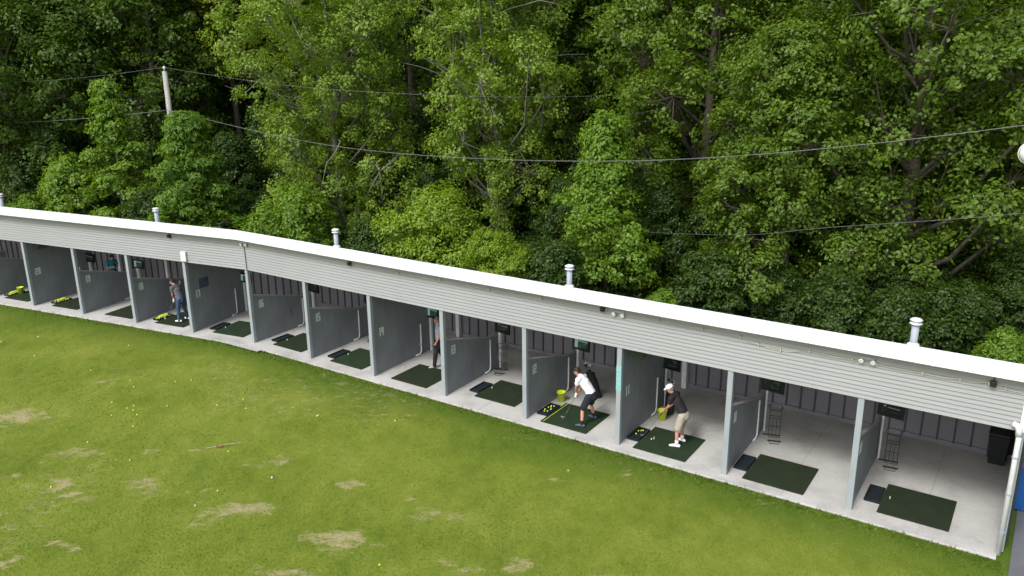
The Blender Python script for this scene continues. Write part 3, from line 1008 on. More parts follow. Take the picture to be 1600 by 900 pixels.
# monitors on posts
def screen_mat(name, kind):
    m, nt, b = new_mat(name)
    tc = nt.nodes.new('ShaderNodeTexCoord')
    sp = nt.nodes.new('ShaderNodeSeparateXYZ')
    nt.links.new(tc.outputs['Object'], sp.inputs[0])
    n = noise_node(nt, 11, 4)
    if kind == 'play':
        r = ramp(nt, [(0.4, (0.01, 0.035, 0.02)), (0.6, (0.03, 0.085, 0.045)), (0.7, (0.09, 0.17, 0.13))])
    else:
        r = ramp(nt, [(0.45, (0.003, 0.006, 0.006)), (0.60, (0.008, 0.024, 0.015)), (0.72, (0.04, 0.10, 0.065))] if kind == 'map' else [(0.3, (0.006, 0.010, 0.009)), (0.8, (0.012, 0.017, 0.015))])
    nt.links.new(n.outputs['Fac'], r.inputs['Fac'])
    src = r.outputs['Color']

    def box_mask(x0, x1, z0, z1):
        outs = []
        for sock, lo, hi in (('X', x0, x1), ('Z', z0, z1)):
            a = nt.nodes.new('ShaderNodeMath')
            a.operation = 'GREATER_THAN'
            a.inputs[1].default_value = lo
            c = nt.nodes.new('ShaderNodeMath')
            c.operation = 'LESS_THAN'
            c.inputs[1].default_value = hi
            nt.links.new(sp.outputs[sock], a.inputs[0])
            nt.links.new(sp.outputs[sock], c.inputs[0])
            k = nt.nodes.new('ShaderNodeMath')
            k.operation = 'MULTIPLY'
            nt.links.new(a.outputs[0], k.inputs[0])
            nt.links.new(c.outputs[0], k.inputs[1])
            outs.append(k.outputs[0])
        k = nt.nodes.new('ShaderNodeMath')
        k.operation = 'MULTIPLY'
        nt.links.new(outs[0], k.inputs[0])
        nt.links.new(outs[1], k.inputs[1])
        return k.outputs[0]

    marks = {'play': [((-.26, -.13, -.14, .14), (0.33, 0.50, 0.50)), ((-.12, .26, .07, .14), (0.16, 0.30, 0.30))],
             'menu': [((-.08, .22, .045, .06), (0.30, 0.31, 0.30)), ((-.19, -.13, .06, .10), (0.25, 0.27, 0.26)), ((-.02, .2, -.06, -.045), (0.05, 0.06, 0.05))],
             'map': [((.05, .2, .07, .085), (0.10, 0.12, 0.11)), ((-.02, .19, -.09, -.078), (0.08, 0.09, 0.09))]}[kind]
    for bx_, c in marks:
        mx = nt.nodes.new('ShaderNodeMix')
        mx.data_type = 'RGBA'
        nt.links.new(box_mask(*bx_), mx.inputs['Factor'])
        nt.links.new(src, mx.inputs['A'])
        mx.inputs['B'].default_value = (*c, 1)
        src = mx.outputs['Result']
    b.inputs['Base Color'].default_value = (0.01, 0.01, 0.01, 1)
    b.inputs['Roughness'].default_value = 0.2
    nt.links.new(src, b.inputs['Emission Color'])
    b.inputs['Emission Strength'].default_value = 0.33
    return m


SCR = {k: screen_mat('screen_' + k, k) for k in ('play', 'menu', 'map')}
scr_me = {k: MB().box(-.265, .265, -.003, 0, -.14, .14).mesh('screen', SCR[k]) for k in SCR}
bz = MB()
for x0, x1, z0, z1 in ((-.33, .33, .14, .20), (-.33, .33, -.20, -.14), (-.33, -.265, -.1399, .1399), (.265, .33, -.1399, .1399)):
    bz.box(x0, x1, -.03, .02, z0, z1)
bz.bbox(-.30, .30, .012, .07, -.17, .17, .02)
bez_me = bz.mesh('bezel', M['black'])
TV = {11: ('menu', .05), 10: ('map', .05), 9: ('map', .05), 8: ('play', .08), 7: ('menu', .10), 6: ('play', .10), 5: ('map', .10), 4: ('map', .10), 3: ('play', .10), 2: ('menu', .11), 1: ('play', .11), 0: ('menu', .1), -1: ('play', .12)}
for i, (k, pw) in TV.items():
    seg, u = post_uv(i)
    if i == 1:
        u -= 0.0
    o = thing('tee_monitor', 'black bay monitor on a white post in %s' % BAY[i], 'monitor', FR(seg, u + .10, 3.02, 0), ANG(seg), 'monitors in the bays')
    MB().bbox(-pw / 2, pw / 2, -pw / 2, pw / 2, 0, 1.46, .006).build('post', M['pillar'], o)
    rot = (R(-4 + (i * 37 % 5)), 0, R(-8 if i > 3 else -4))
    bzo = link('bezel', bez_me, o, (.17, -.10, 1.49), rot=rot)
    link('screen', scr_me[k], bzo, (0, -.004, 0))
    MB().bbox(-.04, .14, -.045, .02, 1.40, 1.52, .006).build('mount', M['blackmetal'], o, (0.0, 0.0, 0))


# wire bag stands
def bag_stand(i, u, v, rz, lab, s=1.0):
    seg = 1
    o = thing('bag_stand', lab, 'bag stand', FR(seg, u, v, 0), ANG(seg) + rz, 'wire bag stands')
    r = .0085
    f = MB()
    for x in (-.15, .15):
        f.tube([(x, .16, .02), (x, .10, .5 * s), (x, .20, .93 * s)], r, 6)
    for z, y in ((.30, .12), (.55, .105), (.62, .115), (.93, .20), (.76, .155)):
        f.tube([(-.15, y, z * s), (.15, y, z * s)], r, 6)
    for x in (-.05, .05):
        f.tube([(x, .15, .03), (x, .105, .55 * s)], r * .8, 6)
    f.build('rack', M['blackmetal'], o)
    h = MB()
    h.tube([(-.17, .20, .92 * s), (-.19, .05, .90 * s), (-.15, -.03, .88 * s), (.15, -.03, .88 * s), (.19, .05, .90 * s), (.17, .20, .92 * s)], r, 6)
    h.build('top_loop', M['blackmetal'], o)
    MB().bbox(-.30, .18, .14, .18, .004, .026, .004).build('foot_bar', M['blackmetal'], o)
    MB().bbox(-.17, .19, -.24, -.195, .004, .030, .004).build('foot_bar', M['blackmetal'], o)
    b = MB()
    b.tube([(-.15, .16, .025), (-.15, -.16, .12 * s), (-.13, -.20, .13 * s), (.13, -.20, .13 * s), (.15, -.16, .12 * s), (.15, .16, .025)], r, 6)
    b.tube([(-.13, -.22, .02), (-.12, -.38, .012), (.12, -.38, .012), (.13, -.22, .02)], r, 6)
    b.build('base_loop', M['blackmetal'], o)
    return o


bag_stand(11, 21.72, 2.86, .12, 'tall black wire bag stand in the rightmost bay')
bag_stand(10, 18.72, 2.72, .30, 'black wire bag stand in the second bay from the right')
bag_stand(7, 9.50, 2.68, .25, 'black wire bag stand against a monitor post left of the white-shirted golfer')
bag_stand(5, 3.6, 2.75, .25, 'black wire bag stand in the second bay right of the roof bend')


# buckets
def bucket(loc, lab, fill=False, tilt=(0, 0, 0)):
    o = thing('ball_bucket', lab, 'bucket', loc, 0, 'lime ball buckets')
    o.rotation_euler = tilt
    MB().lathe([(.001, .0), (.095, .0), (.135, .30), (.147, .305), (.147, .325), (.128, .325), (.092, .02), (.001, .02)], 20, closed=False).build('pail', M['lime'], o, smooth=True)
    MB().tube([(.145 * math.cos(a), .05 * math.sin(a) - .10 * math.sin(a), .30 - .10 * math.sin(a)) for a in [math.pi * k / 10 for k in range(11)]], .006, 6).build('handle', M['black'], o)
    if fill:
        pm = MB()
        r2 = random.Random(3)
        for k in range(34):
            a, d = r2.uniform(0, 6.28), .10 * math.sqrt(r2.random())
            pm.ball((d * math.cos(a), d * math.sin(a), .25 + r2.uniform(0, .03)), .0214, 6, 4)
        tag(pm.build('balls', M['ballyellow'], o, smooth=True), kind='stuff')
    return o


bucket(FR(1, 12.45, 1.66, 0), 'lime yellow bucket on the floor beside the white-shirted golfer')
bucket(FR(1, 15.62, 2.12, 0), 'lime yellow bucket of balls behind the golfer in black', True)
bucket(FR(2, -14.35, 1.05, 0), 'lime yellow bucket in the leftmost bay', True)

# golf bags
def golf_bag(loc, rz, lab, h=.88, lean=.22):
    o = thing('golf_bag', lab, 'golf bag', loc, rz)
    mb = MB()
    n = 14
    prof = [(.13, 0), (.15, .04), (.145, .3), (.15, .55), (.125, .7), (.14, h)]
    vs, fs = [], []
    for r, z in prof:
        for k in range(n):
            a = 2 * math.pi * k / n
            vs.append((r * 1.05 * math.cos(a) + lean * z, r * .9 * math.sin(a), z))
    for i in range(len(prof) - 1):
        for k in range(n):
            fs.append((i * n + k, i * n + (k + 1) % n, (i + 1) * n + (k + 1) % n, (i + 1) * n + k))
    fs += [tuple(range(n - 1, -1, -1)), tuple(range((len(prof) - 1) * n, len(prof) * n))]
    mb.add(vs, fs)
    mb.build('body', M['blackcloth'], o, smooth=True)
    MB().bbox(.08, .24, -.11, .11, .12, .50, .04).build('pocket', M['blackcloth'], o)
    MB().tube([(.13 + lean * .25, .05, .25), (.26 + lean * .5, .06, .45), (.14 + lean * .72, .05, .72)], .02, 6).build('strap', M['blackcloth'], o)
    r3 = random.Random(5)
    for k in range(9):
        a = k * 2.4
        x, y = lean * h + .07 * math.cos(a), .07 * math.sin(a)
        L_ = r3.uniform(.10, .28)
        c = MB().tube([(x, y, h - .1), (x + lean * L_ * 1.2, y * 1.3, h + L_)], .006, 5)
        q_ = link('club', c.mesh('club', M['steel']), o)
        if k % 3 == 0:
            MB().ball((x + lean * L_ * 1.2, y * 1.3, h + L_), .05, 8, 6, 1, .8, .7).build('head_cover', M['blackcloth'], q_, smooth=True)
        else:
            MB().bbox(x + lean * L_ * 1.2 - .04, x + lean * L_ * 1.2 + .02, y * 1.3 - .012, y * 1.3 + .012, h + L_ - .01, h + L_ + .045, .006).build('club_head', M['steel'], q_)
    return o


golf_bag(FR(1, 13.25, 2.55, 0), A1 + math.pi + .35, 'black golf bag standing behind the white-shirted golfer', .80, .30)
golf_bag(FR(1, 15.62, 2.62, 0), A1 + math.pi / 2 + .2, 'black golf bag against the partition behind the golfer in black', .74, .12)

# clubs
def golf_club(p0, p1, lab):
    """p0 grip end, p1 club head"""
    p0, p1 = Vector(p0), Vector(p1)
    o = thing('golf_club', lab, 'golf club', p1)
    d = p0 - p1
    MB().tube([(0, 0, .01), d * .74], .0055, 6).build('shaft', M['steel'], o)
    MB().tube([d * .735, d], [.010, .013], 8).build('grip', M['black'], o)
    h = Vector((d.x, d.y, 0)).normalized() if Vector((d.x, d.y, 0)).length > .02 else Vector((1, 0, 0))
    s = Vector((-h.y, h.x, 0))
    mb = MB()
    a, b_ = -h * .075, h * .012
    vs = []
    for q_, t in ((a, .036), (b_, .022)):
        for sx in (-.012, .014):
            vs += [q_ + s * sx, q_ + s * (sx * .4) + Vector((0, 0, t + .02))]
    mb.add(vs, [(0, 1, 3, 2), (4, 6, 7, 5), (0, 4, 5, 1), (2, 3, 7, 6), (1, 5, 7, 3), (0, 2, 6, 4)])
    mb.build('club_head', M['steel'], o)
    return o


golf_club(FR(1, .10, 1.85, .86), FR(1, .38, 1.62, .01), 'golf club leaning on the partition right of the roof bend')

# waste bin in the far corner
bn = thing('waste_bin', 'dark wheeled waste bin in the back corner of the rightmost bay', 'bin', FR(1, 24.0, 4.46, 0), A1)
mb = MB()
mb.add([(-.18, -.2, .03), (.18, -.2, .03), (.18, .2, .03), (-.18, .2, .03), (-.23, -.25, .82), (.23, -.25, .82), (.23, .25, .82), (-.23, .25, .82)], [(0, 3, 2, 1), (4, 5, 6, 7), (0, 1, 5, 4), (1, 2, 6, 5), (2, 3, 7, 6), (3, 0, 4, 7)])
mb.build('body', M['binplastic'], bn)
MB().bbox(-.25, .25, -.27, .27, .822, .90, .03).build('lid', M['binplastic'], bn)
for x in (-.2, .2):
    MB().tube([(x - .03, .26, .08), (x + .03, .26, .08)], .08, 12).build('wheel', M['black'], bn)

# blue wall panel outside the end of the shelter
bp_ = thing('blue_kiosk', 'blue painted kiosk with red and white marks beyond the right end', 'kiosk', FR(1, 24.452, 2.12, 0), A1)
MB().bbox(0, 2.4, 0, 1.6, 0.0, 2.35, .02).build('cabinet', M['blue'], bp_)
MB().bbox(.0, 2.45, -.08, 1.65, 2.352, 2.46, .01).build('top', M['darkpaint'], bp_)
rm = MB()
for k in range(6):
    a = k * math.pi / 3
    rm.add([(.10, -.004, 1.18), (.10 + .10 * math.cos(a - .25), -.004, 1.18 + .10 * math.sin(a - .25)), (.10 + .16 * math.cos(a), -.004, 1.18 + .16 * math.sin(a)), (.10 + .10 * math.cos(a + .25), -.004, 1.18 + .10 * math.sin(a + .25))], [(0, 1, 2, 3)])
rm.build('red_mark', M['red'], bp_)
MB().tube([(.42, -.006, .92), (.42, .0, .92)], .13, 18).build('white_mark', M['pvc'], bp_)
MB().box(.02, .10, -.012, -.002, .05, .32).build('red_strip', M['red'], bp_)
# dark corner strip between the shelter and the kiosk
tag(put('dark_corner_strip', MB().bbox(-.03, .03, -.02, .06, .25, 4.04, .008).mesh('dark_corner_strip', M['darkpaint']), None, FR(1, U_END + .135, .12, 0), A1),
    'dark strip running up the shelter end beside the downspout', 'channel')

# metal strip and broken stick on the lawn
a, b_ = FR(1, -1.07, -.56, 0), FR(1, .92, -.50, 0)
ms = MB()
ms.box(0, 2.0, -.07, .07, .0, .012).box(0, 2.0, -.07, -.06, .013, .05).box(0, 2.0, .06, .07, .013, .05)
o = ms.build('gutter_length', M['cap'], None, (a.x, a.y, .012), math.atan2(b_.y - a.y, b_.x - a.x))
tag(o, 'loose grey metal gutter length lying on the grass at the slab edge', 'gutter')
sk = thing('broken_marker', 'broken white marker stick lying on the lawn', 'stick', (-8.2, 20.58, -.02))
MB().tube([(-.32, -.11, .02), (-.08, -.03, .03)], .008, 6).build('stick_half', M['cap'], sk)
MB().tube([(.10, .07, .03), (.54, .19, .02)], .008, 6).build('stick_half', M['cap'], sk)
MB().box(-.07, .09, -.03, .05, .0, .03).build('joint', plain('rusty_joint', (0.22, 0.11, 0.06), 0.8), sk)

# range balls on the lawn
LAWN_BALLS = [(2, 535, 0), (54, 556, 0), (60, 527, 1), (201, 540, 0), (142, 579, 0), (204, 595, 0), (209, 605, 0), (274, 597, 0), (299, 595, 0), (175, 629, 0), (174, 649, 0), (199, 638, 0), (208, 641, 0), (209, 634, 0),
              (214, 648, 0), (261, 635, 0), (339, 634, 0), (380, 625, 0), (384, 639, 0), (208, 666, 0), (137, 691, 0), (203, 719, 1), (357, 706, 0), (80, 762, 0), (340, 768, 0), (305, 791, 1), (495, 651, 1), (497, 650, 0),
              (617, 658, 1), (425, 747, 1), (888, 736, 0), (425, 746, 1), (593, 883, 0)]
for px, py, wh in LAWN_BALLS:
    rx, ux = (px - 800) / FPX, -(py - 450) / FPX
    dr = _X * rx + _Y * ux + _F
    t = (-0.04 - CAM_H) / dr.z
    x, y = dr.x * t, dr.y * t
    o = link('golf_ball', ball_w if wh else ball_y, None, (x, y, float(ground_z(x, y)) - .001 + float((fbm(np.array([x]), np.array([y]), 3.0, 77, 3)[0] - .5) * .05)))
    tag(o, '%s range ball lying loose on the open lawn' % ('white' if wh else 'yellow'), 'golf ball', '%s balls scattered on the lawn' % ('white' if wh else 'yellow'))
# ------------------------------------------------------------------ people
def loft(mb, pts, rs_, side=(0, 1, 0), flat=None, n=12):
    """closed rounded limb through pts; rs_ radii across 'side', flat = radii at right angles to it"""
    pts = [Vector(p) for p in pts]
    flat = flat or rs_
    side = Vector(side)
    rings = []
    t0 = (pts[1] - pts[0]).normalized()
    t1 = (pts[-1] - pts[-2]).normalized()
    seq = []
    for a in (80, 55, 28):
        c, s = math.cos(R(a)), math.sin(R(a))
        seq.append((pts[0] - t0 * min(rs_[0], flat[0]) * s, t0, rs_[0] * c, flat[0] * c))
    for i, p in enumerate(pts):
        t = (pts[min(i + 1, len(pts) - 1)] - pts[max(i - 1, 0)]).normalized()
        seq.append((p, t, rs_[i], flat[i]))
    for a in (28, 55, 80):
        c, s = math.cos(R(a)), math.sin(R(a))
        seq.append((pts[-1] + t1 * min(rs_[-1], flat[-1]) * s, t1, rs_[-1] * c, flat[-1] * c))
    vs, fs = [], []
    for p, t, ra, rb_ in seq:
        s = side - t * side.dot(t)
        s = s.normalized() if s.length > .05 else t.orthogonal().normalized()
        q = t.cross(s)
        for k in range(n):
            an = 2 * math.pi * k / n
            vs.append(p + s * math.cos(an) * ra + q * math.sin(an) * rb_)
    m = len(seq)
    for i in range(m - 1):
        for k in range(n):
            fs.append((i * n + k, i * n + (k + 1) % n, (i + 1) * n + (k + 1) % n, (i + 1) * n + k))
    fs += [tuple(range(n - 1, -1, -1)), tuple(range((m - 1) * n, m * n))]
    return mb.add(vs, fs)


def blob(mb, c, rx, ry, rz, rot=None, nu=14, nv=10):
    t = MB().ball((0, 0, 0), 1.0, nu, nv, rx, ry, rz)
    m = Matrix.Translation(Vector(c)) @ (rot if rot is not None else Matrix.Identity(4))
    t.xform(m)
    return mb.add(t.v, t.f)


def fused(name, mb, mat, parent, voxel, smooth_it=4, ratio=0.4):
    """one continuous skin over overlapping shapes"""
    tmp = bpy.data.objects.new('tmp', mb.mesh('tmp', mat))
    COL.objects.link(tmp)
    md = tmp.modifiers.new('r', 'REMESH')
    md.mode = 'VOXEL'
    md.voxel_size = voxel
    sm = tmp.modifiers.new('s', 'SMOOTH')
    sm.factor = 0.5
    sm.iterations = smooth_it
    dc = tmp.modifiers.new('d', 'DECIMATE')
    dc.ratio = ratio
    dg = bpy.context.evaluated_depsgraph_get()
    me = bpy.data.meshes.new_from_object(tmp.evaluated_get(dg))
    me.name = name
    me.materials.clear()
    me.materials.append(mat)
    me.polygons.foreach_set('use_smooth', [True] * len(me.polygons))
    old = tmp.data
    bpy.data.objects.remove(tmp)
    bpy.data.meshes.remove(old)
    return link(name, me, parent)


def lerp(a, b, t):
    return Vector(a).lerp(Vector(b), t)


def hand_parts(mb, wrist, palm_dir, curl_dir, thumb_side, scale=1.0):
    """palm and five bent fingers: palm_dir along the hand, curl_dir the way the fingers close"""
    w, d, c = Vector(wrist), Vector(palm_dir).normalized(), Vector(curl_dir).normalized()
    s = d.cross(c).normalized() * thumb_side
    pc = w + d * .055
    loft(mb, [w, pc, w + d * .095], [.030, .042, .040], s, [.022, .020, .016], 10)
    for k, (ln, off) in enumerate(((.070, .030), (.080, .010), (.074, -.010), (.058, -.029))):
        b = w + d * .092 + s * off
        k1 = b + d * ln * .42 + c * ln * .15
        k2 = k1 + d * ln * .05 + c * ln * .42
        k3 = k2 - d * ln * .28 + c * ln * .10
        loft(mb, [b, k1, k2, k3], [.0105, .010, .009, .008], s, None, 8)
    tb = w + d * .035 + s * .034
    loft(mb, [tb, tb + s * .022 + d * .028 + c * .012, tb + s * .014 + d * .055 + c * .032], [.013, .0115, .0095], c, None, 8)


def person(name, label, loc, rz, J, look, hair, shirt, legs, shoes, sleeve=.55, legwear=1.0, cap=None, glove=None, sock=None, skin='skin', beltz=None):
    """J: joints in a frame that faces +x with +y to the left.  legwear: 1 trousers, <1 shorts to that share of the leg"""
    o = thing(name, label, 'person', loc, rz)
    J = {k: Vector(v) for k, v in J.items()}
    body = MB()
    pel, ch, nk, hd = J['pelvis'], J['chest'], J['neck'], J['head']
    loft(body, [pel - (ch - pel) * .1, lerp(pel, ch, .45), ch, lerp(ch, nk, .75)], [.155, .140, .165, .10], (0, 1, 0), [.105, .10, .115, .075])
    loft(body, [lerp(ch, nk, .7), lerp(nk, hd, .55)], [.058, .055], (0, 1, 0))
    loft(body, [J['sl'], lerp(ch, nk, .62), J['sr']], [.062, .09, .062], (0, 0, 1))
    lk = Vector(look).normalized()
    hx = lk
    hy = Vector((0, 0, 1)).cross(hx).normalized()
    hz = hx.cross(hy)
    HM = Matrix(((hx.x, hy.x, hz.x, 0), (hx.y, hy.y, hz.y, 0), (hx.z, hy.z, hz.z, 0), (0, 0, 0, 1)))
    H = lambda x, y, z: hd + (HM @ Vector((x, y, z)))
    blob(body, H(-.008, 0, .030), .098, .078, .092, HM)
    blob(body, H(.030, 0, -.035), .066, .058, .080, HM)
    blob(body, H(.070, 0, -.085), .028, .030, .024, HM)
    loft(body, [H(.088, 0, .020), H(.108, 0, -.018)], [.010, .016], hy, None, 8)
    for s in (-1, 1):
        blob(body, H(-.005, s * .080, -.005), .020, .011, .032, HM, 8, 6)
        blob(body, H(.080, s * .032, .030), .016, .022, .010, HM, 8, 6)
    blob(body, H(.084, 0, -.058), .012, .026, .010, HM, 8, 6)
    for S, sg in (('l', 1), ('r', -1)):
        sh, el, wr = J['s' + S], J['e' + S], J['w' + S]
        loft(body, [sh, lerp(sh, el, .45), el, lerp(el, wr, .35), wr], [.050, .047, .038, .037, .026], (0, 1, 0))
        hp, kn, ak = J['h' + S], J['k' + S], J['a' + S]
        loft(body, [hp, lerp(hp, kn, .5), kn, lerp(kn, ak, .32), ak], [.088, .072, .054, .054, .037], (0, 1, 0))
        loft(body, [ak + Vector((-.045, 0, -.045)), ak + Vector((.06, 0, -.05)), ak + Vector((.15, sg * .02, -.062))], [.032, .036, .032], (0, 1, 0), [.028, .028, .020])
        hd_ = (J.get('hand' + S) or (wr - el)).normalized()
        cu = J.get('curl' + S) or Vector((0, -sg, 0))
        cu = (cu - hd_ * cu.dot(hd_)).normalized()
        hand_parts(body, wr, hd_, cu, 1 if S == 'l' else -1)
    fused('body', body, M[skin], o, .0075, 3, .35)
    # eyes
    for s in (-1, 1):
        e = MB()
        blob(e, H(.086, s * .031, .022), .008, .013, .007, HM, 8, 6)
        e.build('eye', M['hair'], o, smooth=True)
    # hair
    hm = MB()
    blob(hm, H(-.020, 0, .048), .100, .086, .088, HM)
    blob(hm, H(-.055, 0, -.01), .058, .074, .075, HM)
    fused('hair', hm, M[hair], o, .010, 2, .6)
    if cap:
        cm_ = MB()
        blob(cm_, H(-.012, 0, .062), .112, .094, .080, HM)
        br = MB()
        cm_.add(*(lambda t: (t.v, t.f))(blob(br, H(.105, 0, .045), .085, .078, .012, HM)))
        fused('cap', cm_, M[cap], o, .009, 2, .6)
    # shirt
    t = MB()
    hem = pel + (pel - ch).normalized() * .0
    loft(t, [hem, pel, lerp(pel, ch, .45), ch, lerp(ch, nk, .78)], [.160, .172, .168, .188, .112], (0, 1, 0), [.112, .128, .128, .140, .088], 18)
    loft(t, [J['sl'], lerp(ch, nk, .60), J['sr']], [.080, .105, .080], (0, 0, 1), None, 14)
    for S in 'lr':
        sh, el = J['s' + S], J['e' + S]
        loft(t, [sh, lerp(sh, el, sleeve * .6), lerp(sh, el, sleeve)], [.074, .073, .072], (0, 1, 0), None, 14)
    loft(t, [lerp(ch, nk, .72), lerp(nk, hd, .12)], [.078, .066], (0, 1, 0), None, 14)
    s_o = fused('shirt', t, M[shirt], o, .011, 3, .6)
    wrinkle(s_o, .010)
    # legs
    t = MB()
    loft(t, [pel + (ch - pel) * .12, pel - (ch - pel) * .10, pel - (ch - pel) * .22], [.168, .178, .165], (0, 1, 0), [.122, .134, .125], 16)
    for S in 'lr':
        hp, kn, ak = J['h' + S], J['k' + S], J['a' + S]
        if legwear >= 1:
            loft(t, [hp, lerp(hp, kn, .5), kn, lerp(kn, ak, .5), ak + Vector((0, 0, -.01))], [.112, .096, .080, .074, .068], (0, 1, 0), None, 14)
        else:
            loft(t, [hp, lerp(hp, kn, .5), lerp(hp, kn, legwear)], [.116, .108, .104], (0, 1, 0), None, 14)
    s_o = fused('trousers' if legwear >= 1 else 'shorts', t, M[legs], o, .011, 3, .6)
    wrinkle(s_o, .010)
    for S, sg in (('l', 1), ('r', -1)):
        ak = J['a' + S]
        t = MB()
        tw = Vector((math.cos(.18 * sg), math.sin(.18 * sg), 0))
        zf_ = ak.z - .045
        loft(t, [ak - tw * .065 + Vector((0, 0, -.04)), ak + tw * .03 + Vector((0, 0, -.035)), ak + tw * .12 + Vector((0, 0, -.052)), ak + tw * .185 + Vector((0, 0, -.060))], [.042, .046, .050, .036], (0, 1, 0), [.045, .048, .036, .026], 12)
        fused('shoe', t, M[shoes], o, .009, 2, .7)
        if sock:
            MB().tube([ak + Vector((0, 0, -.02)), lerp(ak, J['k' + S], .26)], [.044, .050], 12).build('sock', M[sock], o, smooth=True)
    if glove:
        wr, el = J['w' + glove], J['e' + glove]
        t = MB()
        hd_ = (J.get('hand' + glove) or (wr - el)).normalized()
        loft(t, [wr - hd_ * .015, wr + hd_ * .05, wr + hd_ * .12], [.038, .050, .046], (0, 1, 0), [.034, .034, .040], 12)
        fused('glove', t, M['whitecloth'], o, .008, 2, .7)
    return o


def wrinkle(ob, amp):
    n = len(ob.data.vertices)
    co = np.empty(n * 3, dtype=np.float32)
    ob.data.vertices.foreach_get('co', co)
    no = np.empty(n * 3, dtype=np.float32)
    ob.data.vertices.foreach_get('normal', no)
    co, no = co.reshape(-1, 3), no.reshape(-1, 3)
    w = fbm(co[:, 0] * 1.3 + co[:, 2] * .5 + 9, co[:, 2] * .9 + co[:, 1] * 1.2 + 9, .14, 61, 3) - .5
    ob.data.vertices.foreach_set('co', (co + no * (w * amp * 2)[:, None]).astype(np.float32).ravel())
    ob.data.update()


def club_for(o_loc, rz, p0, p1, lab):
    m = Matrix.Translation(Vector(o_loc)) @ Matrix.Rotation(rz, 4, 'Z')
    return golf_club(m @ Vector(p0), m @ Vector(p1), lab)


FACE_L = A1 + math.pi
# golfer bent over the ball, white polo
pl, pz = FR(1, 13.90, .72, .036), FACE_L
J = dict(pelvis=(-.12, 0, .93), chest=(.14, 0, 1.25), neck=(.26, 0, 1.41), head=(.37, .01, 1.52), sl=(.23, .19, 1.36), sr=(.23, -.18, 1.33),
         el=(.32, .15, 1.08), er=(.28, -.15, 1.06), wl=(.36, .04, .86), wr=(.36, -.035, .84), hl=(-.11, .10, .90), hr=(-.11, -.10, .90),
         kl=(.04, .25, .50), kr=(.04, -.26, .50), al=(0, .35, .09), ar=(-.02, -.35, .09), handl=(.25, -.05, -1), handr=(.25, .05, -1))
person('person', 'golfer in white polo and dark shorts bending over the ball on his mat', pl, pz, J, (.75, .05, -.55), 'hair', 'whitecloth', 'navycloth', 'bluesuede', .50, .86, None, 'l', 'navycloth')
club_for(pl, pz, (.34, .01, .90), (.72, .12, .01), 'golf club held by the white-shirted golfer')
vis = MB()
# golfer in black with a white cap
pl, pz = FR(1, 16.66, .88, .036), FACE_L
J = dict(pelvis=(-.10, 0, .95), chest=(.12, 0, 1.29), neck=(.22, 0, 1.46), head=(.32, .02, 1.58), sl=(.20, .19, 1.41), sr=(.19, -.19, 1.39),
         el=(.28, .16, 1.12), er=(.26, -.15, 1.11), wl=(.44, .05, .94), wr=(.44, -.03, .93), hl=(-.10, .10, .91), hr=(-.10, -.10, .91),
         kl=(.0, .16, .50), kr=(.0, -.17, .50), al=(-.02, .20, .09), ar=(-.02, -.20, .09), handl=(.7, -.05, -.7), handr=(.7, .05, -.7))
person('person', 'golfer in black polo, khaki shorts and white cap addressing the ball', pl, pz, J, (.80, .12, -.50), 'greyhair', 'blackcloth', 'khaki', 'whitecloth', .55, .92, 'whitecloth', None, 'whitecloth', 'skin_red')
club_for(pl, pz, (.42, .01, .95), (1.02, .10, .01), 'golf club held by the golfer in black')
# man walking behind the post
pl, pz = FR(1, 7.44, 1.92, .0), A1 + math.pi + .75
J = dict(pelvis=(0, 0, .98), chest=(.0, 0, 1.33), neck=(.02, 0, 1.54), head=(.05, 0, 1.69), sl=(.0, .20, 1.47), sr=(.0, -.20, 1.47),
         el=(.0, .26, 1.19), er=(-.03, -.26, 1.19), wl=(.12, .24, .96), wr=(.05, -.25, .94), hl=(0, .10, .95), hr=(0, -.10, .95),
         kl=(.14, .11, .52), kr=(-.03, -.11, .52), al=(.20, .12, .09), ar=(-.22, -.10, .09))
person('person', 'grey-haired man in pale blue shirt and dark trousers walking behind a post', pl, pz, J, (.95, .1, -.2), 'greyhair', 'bluegrey', 'blackcloth', 'greyshoe', .55, 1, None, None, None, 'skin_red')
club_for(pl, pz, (.14, .24, .84), (.62, .32, .95), 'golf club carried level by the walking man')
# golfer in jeans
pl, pz = FR(2, -4.40, .86, .036), A2 + math.pi
J = dict(pelvis=(-.06, 0, .97), chest=(.08, 0, 1.32), neck=(.17, 0, 1.50), head=(.27, .02, 1.63), sl=(.14, .19, 1.43), sr=(.12, -.19, 1.42),
         el=(.17, .18, 1.14), er=(.18, -.14, 1.13), wl=(.24, .06, .93), wr=(.26, -.03, .92), hl=(-.06, .10, .93), hr=(-.06, -.10, .93),
         kl=(.02, .13, .50), kr=(.0, -.20, .50), al=(.0, .14, .09), ar=(-.04, -.26, .09), handl=(.3, -.05, -1), handr=(.3, .05, -1))
person('person', 'golfer in grey shirt, blue jeans and white shoes standing on his mat', pl, pz, J, (.75, .2, -.55), 'hair', 'greycloth', 'denim', 'whitecloth', .50, 1, None, 'l', None, 'skin_red')
club_for(pl, pz, (.24, .0, .95), (.80, .10, .01), 'golf club held by the golfer in jeans')
